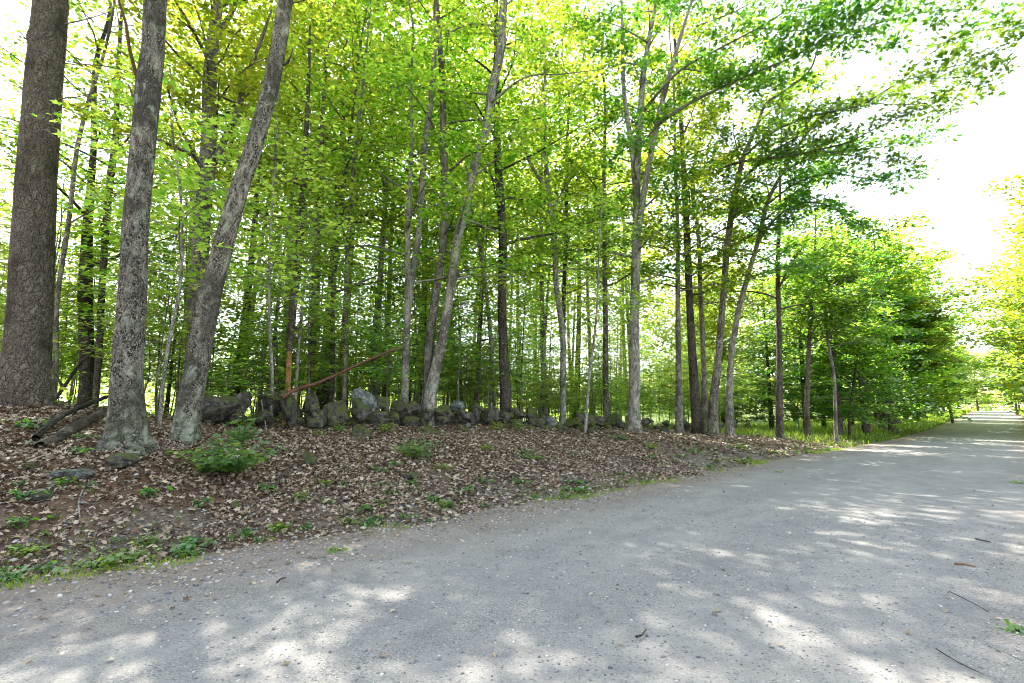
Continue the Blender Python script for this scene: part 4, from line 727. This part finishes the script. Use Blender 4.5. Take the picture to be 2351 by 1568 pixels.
PL = [(185, 1045, .12, .1, 'pale green two-leaved seedling between the rotting log and the upright oak'), (215, 1310, .16, .3, 'large yellow-green weed clump beside the road at the left'), (290, 1290, .12, .26, 'feathery green weeds right of the large yellow-green clump'), (440, 1275, .14, .26, 'green weed tuft on the gravel edge left of centre'), (335, 1250, .1, .14, 'small leafy plant between two weed clumps at the bank foot'),
      (60, 1275, .12, .16, 'round-leaved green plant near the picture edge at the bank foot'), (30, 1330, .08, .2, 'pale low weeds in the corner at the road edge'), (640, 1215, .09, .13, 'little green plant where leaves meet gravel'), (745, 1115, .1, .12, 'lone green sprig on the lower bank'), (690, 1148, .1, .1, 'yellow-green sprig just under the round mossy rock'), (1020, 1165, .12, .16, 'green clump at the road edge in the middle'),
      (1020, 1080, .14, .16, 'bright green sprig in the leaf litter right of the bramble'), (900, 1135, .08, .14, 'green patch on the gravelly lower bank'), (800, 1200, .07, .14, 'sparse weed at the gravel edge left of the middle clump'), (1115, 1035, .16, .2, 'dark green plant below the wall between the bramble and the pale maple'), (1330, 1110, .1, .2, 'grassy tuft at the road edge where the bank narrows'),
      (1230, 1055, .12, .2, 'low plants on the bank right of the dark mottled maple'), (1500, 1030, .2, .4, 'green plants at the foot of the tall pale maple'), (1590, 1040, .2, .45, 'patch of plants below the roadside clump'), (1700, 1030, .2, .5, 'bright weeds on the bank right of the roadside clump'), (1640, 1000, .35, .5, 'leafy plants under the roadside clump trunks'), (1430, 1010, .2, .3, 'low plant left of the foot of the pale maple'),
      (1780, 1040, .12, .4, 'weeds close to the lane before the sunny verge'), (770, 1268, .04, .12, 'flattened torn green leaves lying on the road edge'), (2340, 1452, .06, .1, 'green leaf sprig at the right picture edge'), (2335, 1110, .06, .2, 'flattened green tuft on the right shoulder'), (1788, 1085, .03, .18, 'tuft of green lying on the lane near its left edge'), (980, 975, .45, .4, 'green shrub growing through the wall beneath the V-shaped pair'), (560, 985, .35, .3, 'dark leaves hanging before the left end of the wall')]
# small weeds
for i, (px, py, h_, w_, lab) in enumerate(PL):
    plant('weed_plant', lab, 'plant', gp(px, py), 30 + i, h_, w_, 6 + int(w_ * 26), .045 + h_ * .18, 9, 'grass' if 'yellow' in lab or 'pale low' in lab or 'bright weeds' in lab else ('leaf_low' if i % 3 == 0 else 'leaf_young'), 'small plants along the bank')
rl = np.random.default_rng(33)
fs = []
for i in range(130):
    t = rl.uniform(-1.5, 34) if i % 3 else rl.uniform(-1.5, 9); s = road_left(t) - rl.gamma(1.2, .9) + .05
    if s < -12.3: continue
    fs.append((s, t))
pr = None
for i, (s, t) in enumerate(fs):
    x, y = st2xy(s, t)
    if pr is None: pr = plant('seedling', 'tiny green seedling scattered in the leaf litter of the bank', 'seedling', (x, y, G(x, y)), 99, .10, .10, 5, .055, 6, 'leaf_low', 'tiny seedlings on the bank')
    else: copy_thing(pr, (x, y, G(x, y)), rl.uniform(0, 6), rl.uniform(.6, 1.6))

wp = None
for i in range(16):
    t = 4.5 + i * 1.15 + rl.normal(0, .25); s = -12.2 + rl.normal(0, .25); x, y = st2xy(s, t)
    if wp is None: wp = plant('undergrowth_plant', 'x', 'plant', (x, y, G(x, y)), 77, .42, .34, 8, .085, 12, 'leaf_young', 'leafy plants against the wall foot')
    else: copy_thing(wp, (x, y, G(x, y)), rl.uniform(0, 6), rl.uniform(.5, 1.3))
relabel('leafy plants against the wall foot', 'leafy wall-foot plant', [(500, 'the right-leaning oak'), (660, 'the orange broken trunk'), (800, 'the pale capstone'), (930, 'the twin-stemmed maple'), (1000, 'the V-shaped pair'), (1158, 'the dark mottled maple'), (1340, 'the slim whitish sapling'), (1458, 'the three-stemmed maple')])
relabel('tiny seedlings on the bank', 'tiny seedling', [(60, 'the flat green seedling'), (160, 'the flat pale rock'), (300, 'the mossy rock below the oak'), (500, 'the dark green shrub'), (705, 'the round mossy rock'), (955, 'the leafy green bramble'), (1020, 'the bright green sprig'), (1230, 'the dark mottled maple'), (1500, 'the tall three-stemmed maple'), (1640, 'the roadside clump'), (1850, 'the dark brown trunk')])

# ------------------------------------------------------------------ litter, grass, gravel (uncountable)
def stuff(g, name, mat, label, cat, smooth=False):
    o = g.build(name, M[mat], None, smooth); o['kind'] = 'stuff'; o['label'] = label; o['category'] = cat; return o
def on_ground(s, t, dz): x, y = st2xy(s, t); return np.stack([x, y, ground(x, y) + dz], 1)
rg = np.random.default_rng(11); g = Geo()
def litter(n, s0, s1, t0, t1, size, tm, edge_fade=True, tilt=.35):
    t = rg.uniform(t0, t1, n); s = rg.uniform(s0, s1, n); lim = road_left(t)
    keep = (s < lim + .1 - rg.exponential(.55, n)) if edge_fade else np.ones(n, bool); s, t = s[keep], t[keep]; m = len(s)
    cl = np.sin(s * 1.9 + 1) * np.sin(t * 1.3) + np.sin(s * 4.3 + t * 3.1) * .6; kp = rg.random(m) < np.clip(.72 + .35 * cl, .2, 1); s, t = s[kp], t[kp]; m = len(s)
    leaves(g, tm, on_ground(s, t, rg.uniform(.008, .05, m)), rg.normal(0, 1, (m, 3)) * [1, 1, .15], np.stack([rg.normal(0, tilt, m), rg.normal(0, tilt, m), np.ones(m)], 1), size * rg.uniform(.5, 1.25, m))
CURL = MAPLE * [1, 1, 2.6] + [0, 0, .0]; CURLO = OVAL * [1, 1, 3.5]
litter(34000, -13.5, -6, -5, 4.5, .075, CURL, tilt=.5); litter(40000, -13.5, -6, -5, 6, .06, CURLO, tilt=.55); litter(34000, -12.8, -5.5, 4, 14, .08, CURLO, tilt=.5); litter(14000, -12.8, -5.5, 4, 14, .09, CURL, tilt=.4); litter(14000, -12.8, -5.5, 12, 36, .13, CURLO); litter(14000, -24, -12.8, -6, 28, .15, CURLO, False)
stuff(g, 'leaf_litter', 'litter', 'dry brown fallen leaves covering the bank', 'leaves')
g = Geo(); n = 9000; t = rg.uniform(-6, 5.5, n); s = rg.uniform(-15, -6.2, n)
wgt = (s < -9.5 + rg.normal(0, .8, n)) & (t < 3.6 + rg.normal(0, .8, n)) | (rg.random(n) < .12); s, t = s[wgt], t[wgt]; m = len(s)
leaves(g, np.array([(0, -.02, 0), (1, 0, 0), (0, .02, 0)]), on_ground(s, t, rg.uniform(.005, .02, m)), rg.normal(0, 1, (m, 3)) * [1, 1, .08], np.stack([rg.normal(0, .2, m), rg.normal(0, .2, m), np.ones(m)], 1), rg.uniform(.06, .16, m))
g2 = Geo(); n = 1300; t = rg.uniform(-4, 22, n); s = rg.uniform(-12.6, -6.6, n) + .2 * 0; ok = s < road_left(t) - .2; s, t = s[ok], t[ok]; c = on_ground(s, t, .03)
for q in c:
    a = rg.uniform(0, 6.28); l = rg.uniform(.08, .45); d = np.array([math.cos(a), math.sin(a), rg.normal(0, .12)]) * l; tube(g2, np.array([q - d / 2, q + rg.normal(0, .02, 3), q + d / 2]), np.array([1, .8, .5]) * rg.uniform(.003, .008), 4, cap=False)
o = g2.build('twigs', M['bark_mid']); o['kind'] = 'stuff'; o['label'] = 'small broken twigs strewn through the leaf litter'; o['category'] = 'twigs'
stuff(g, 'pine_needles', 'needles', 'rusty pine needles on the mound and bank', 'needles')
BL = np.array([(0, -.05, 0), (.5, -.04, .03), (1, 0, .22), (.5, .04, .03)])
def grass(g, s, t, h, w_=1.):
    m = len(s); up = np.stack([rg.normal(0, .3, m), rg.normal(0, .3, m), np.ones(m)], 1); a = rg.uniform(0, 6.28, m)
    leaves(g, BL * [1, w_, 1], on_ground(s, t, -.01), up, np.stack([np.cos(a), np.sin(a), np.zeros(m)], 1), h)
g = Geo(); n = 15000; t = 29 + 55 * rg.random(n) ** 1.3; s = -rg.uniform(5.7, 20, n); hh = rg.uniform(.15, .5, n) * np.where(s > -7, .6, 1.) ; kp = s < road_left(t) + .1; grass(g, s[kp], t[kp], hh[kp], 1.2)
n = 9000; t = rg.uniform(60, 160, n); s = np.where(rg.random(n) < .5, -rg.uniform(6.2, 10, n), rg.uniform(1.2, 6, n)); grass(g, s, t, rg.uniform(.3, .6, n), 2.2)
n = 7000; t = rg.uniform(22, 60, n); s = rg.uniform(1.4, 6, n); kp = s > road_right(t); grass(g, s[kp], t[kp], rg.uniform(.15, .45, kp.sum()), 1.2)
stuff(g, 'tall_grass', 'grass', 'sunlit tall grass on the verges of the lane', 'grass')
g = Geo(); n = 26000; t = rg.uniform(-3, 32, n); s = road_left(t) - rg.gamma(1.3, .38, n) + .28; cl = np.sin(t * 1.9) + np.sin(t * .77 + 1) + .5 * np.sin(t * 5.1); kp = cl > .45 + rg.normal(0, .25, n); grass(g, s[kp], t[kp], rg.uniform(.03, .085, kp.sum()), 1.8)
stuff(g, 'verge_grass', 'grass', 'short green grass in patches along the road edge', 'grass')
g = Geo(); n = 16000; t = rg.uniform(-8, 46, n); s = -rg.uniform(13.6, 34, n); kp = (np.sin(s * .9) * np.sin(t * .8) + rg.normal(0, .5, n)) > -.2; s, t = s[kp], t[kp]; m = len(s)
leaves(g, OVAL, on_ground(s, t, rg.uniform(.05, .55, m)), rg.normal(0, 1, (m, 3)) * [1, 1, .2], np.stack([rg.normal(0, .3, m), rg.normal(0, .3, m), np.ones(m)], 1), rg.uniform(.08, .17, m))
stuff(g, 'ground_cover', 'leaf_young', 'low green ground cover on the forest floor', 'ground cover')
g = Geo(); V0, F0 = ICO1
def pebbles(n, s0, s1, t0, t1, a, b_, p=2.2):
    t = rg.uniform(t0, t1, n); s = rg.uniform(s0, s1, n); z = on_ground(s, t, .012); sz = a + (b_ - a) * rg.random(n) ** p
    sc = sz[:, None] * rg.uniform(.6, 1.2, (n, 3)) * [1, 1, .6]; an = rg.uniform(0, 6.28, n); c, d = np.cos(an)[:, None], np.sin(an)[:, None]
    jit = 1 + rg.normal(0, .12, (n, len(V0), 1)); V = V0[None] * jit * sc[:, None]; X = V[..., 0] * c - V[..., 1] * d; Y = V[..., 0] * d + V[..., 1] * c
    V = np.stack([X, Y, V[..., 2]], 2) + z[:, None] + [0, 0, .002]
    g.add(V.reshape(-1, 3), (F0[None] + (np.arange(n) * len(V0))[:, None, None]).reshape(-1, 3))
pebbles(14000, -6.4, 2.2, 1.0, 10, .003, .016, 2.2); pebbles(5000, -7.8, -5.2, -3, 9, .006, .03, 2.5); pebbles(4500, .2, 2.6, 2, 14, .005, .022, 2.); pebbles(1400, -9, -6.2, -2, 20, .01, .04, 2.6)
stuff(g, 'gravel', 'pebble', 'loose grey gravel on the road and its shoulders', 'gravel')
g = Geo(); n = 1500; t = rg.uniform(0, 16, n); s = np.where(rg.random(n) < .85, road_left(t) + rg.exponential(.5, n), rg.uniform(-5, 2, n)); leaves(g, CURL, on_ground(s, t, .025), rg.normal(0, 1, (n, 3)) * [1, 1, .1], np.stack([rg.normal(0, .25, n), rg.normal(0, .25, n), np.ones(n)], 1), rg.uniform(.025, .06, n))
stuff(g, 'scattered_leaves', 'litter', 'few dry leaves strewn over the gravel', 'leaves')

# ------------------------------------------------------------------ utility poles, wires, mailbox
def pole(label, s, t, H, lean, arm):
    x, y = st2xy(s, t); loc = np.array([x, y, G(x, y)]); root = thing('utility_pole', label, 'utility pole', loc, 'wooden utility poles')
    g = Geo(); q = np.array([[0, 0, -.3], [lean * .5, 0, H * .5], [lean, 0, H]]); q2, r2 = smoothline(q, [.17, .15, .12], .5); tube(g, q2, r2, 10); g2 = g.mesh('shaft', M['bark_dark'], True); put('shaft', g2, root)
    if arm:
        g = Geo(); tube(g, np.array([[lean - .9, 0, H - .5], [lean, .16, H - .5], [lean + .9, 0, H - .5]]), [.05] * 3, 6); put('crossarm', g.mesh('crossarm', M['bark_dark']), root)
        for dx in (-.8, 0, .8):
            g = Geo(); tube(g, np.array([[lean + dx, 0, H - .48], [lean + dx, 0, H - .3]]), [.04, .03], 6); put('insulator', g.mesh('insulator', M['glass']), root)
    return loc + [lean, 0, H - .3]
q = P(2186, 951, 64); s_p, t_p = xy2st(q[0], q[1])
pole('dark leaning utility pole on the left verge of the lane', s_p, t_p, 8.2, -.75, False)
pA = pole('distant pale utility pole beyond the lane crest', 1.5, 172, 8.5, 0, True); pB = pole('tall utility pole on the right of the lane beyond the picture edge', 4.6, 52, 9.5, 0, True)
for i, (dx, dz) in enumerate(((-.8, 0), (.8, -.1), (0, -1.2))):
    a = pB + [dx, 0, dz - 2.2]; b2 = pA + [dx, 0, dz - .6]; f = np.linspace(0, 1, 24)[:, None]; q = a * (1 - f) + b2 * f; q[:, 2] -= 1.6 * 4 * (f * (1 - f))[:, 0]
    g = Geo(); tube(g, q, [.022] * 24, 5); o = tag(g.build('power_line', M['wire'], None, True), ['power line on the outer side, high above the right of the lane', 'power line on the road side, beside its higher neighbour', 'lowest sagging cable strung along the right of the lane'][i], 'cable', 'cables along the lane')
x, y = st2xy(2.3, 78); mb = thing('mailbox', 'small dark mailbox in the grass at the right of the lane', 'mailbox', (x, y, G(x, y)))
import bmesh
def boxmesh(name, size, c, mat, bev=.03):
    bm = bmesh.new(); bmesh.ops.create_cube(bm, size=1)
    for v in bm.verts: v.co.x = v.co.x * size[0] + c[0]; v.co.y = v.co.y * size[1] + c[1]; v.co.z = v.co.z * size[2] + c[2]
    bmesh.ops.bevel(bm, geom=bm.edges[:], offset=bev, segments=2, affect='EDGES'); me = bpy.data.meshes.new(name); bm.to_mesh(me); bm.free(); me.materials.append(mat); return me
put('post', boxmesh('post', (.1, .1, 1.1), (0, 0, .5), M['bark_dark'], .01), mb); put('box', boxmesh('box', (.8, .3, .32), (0, 0, 1.2), M['mailbox'], .08), mb)
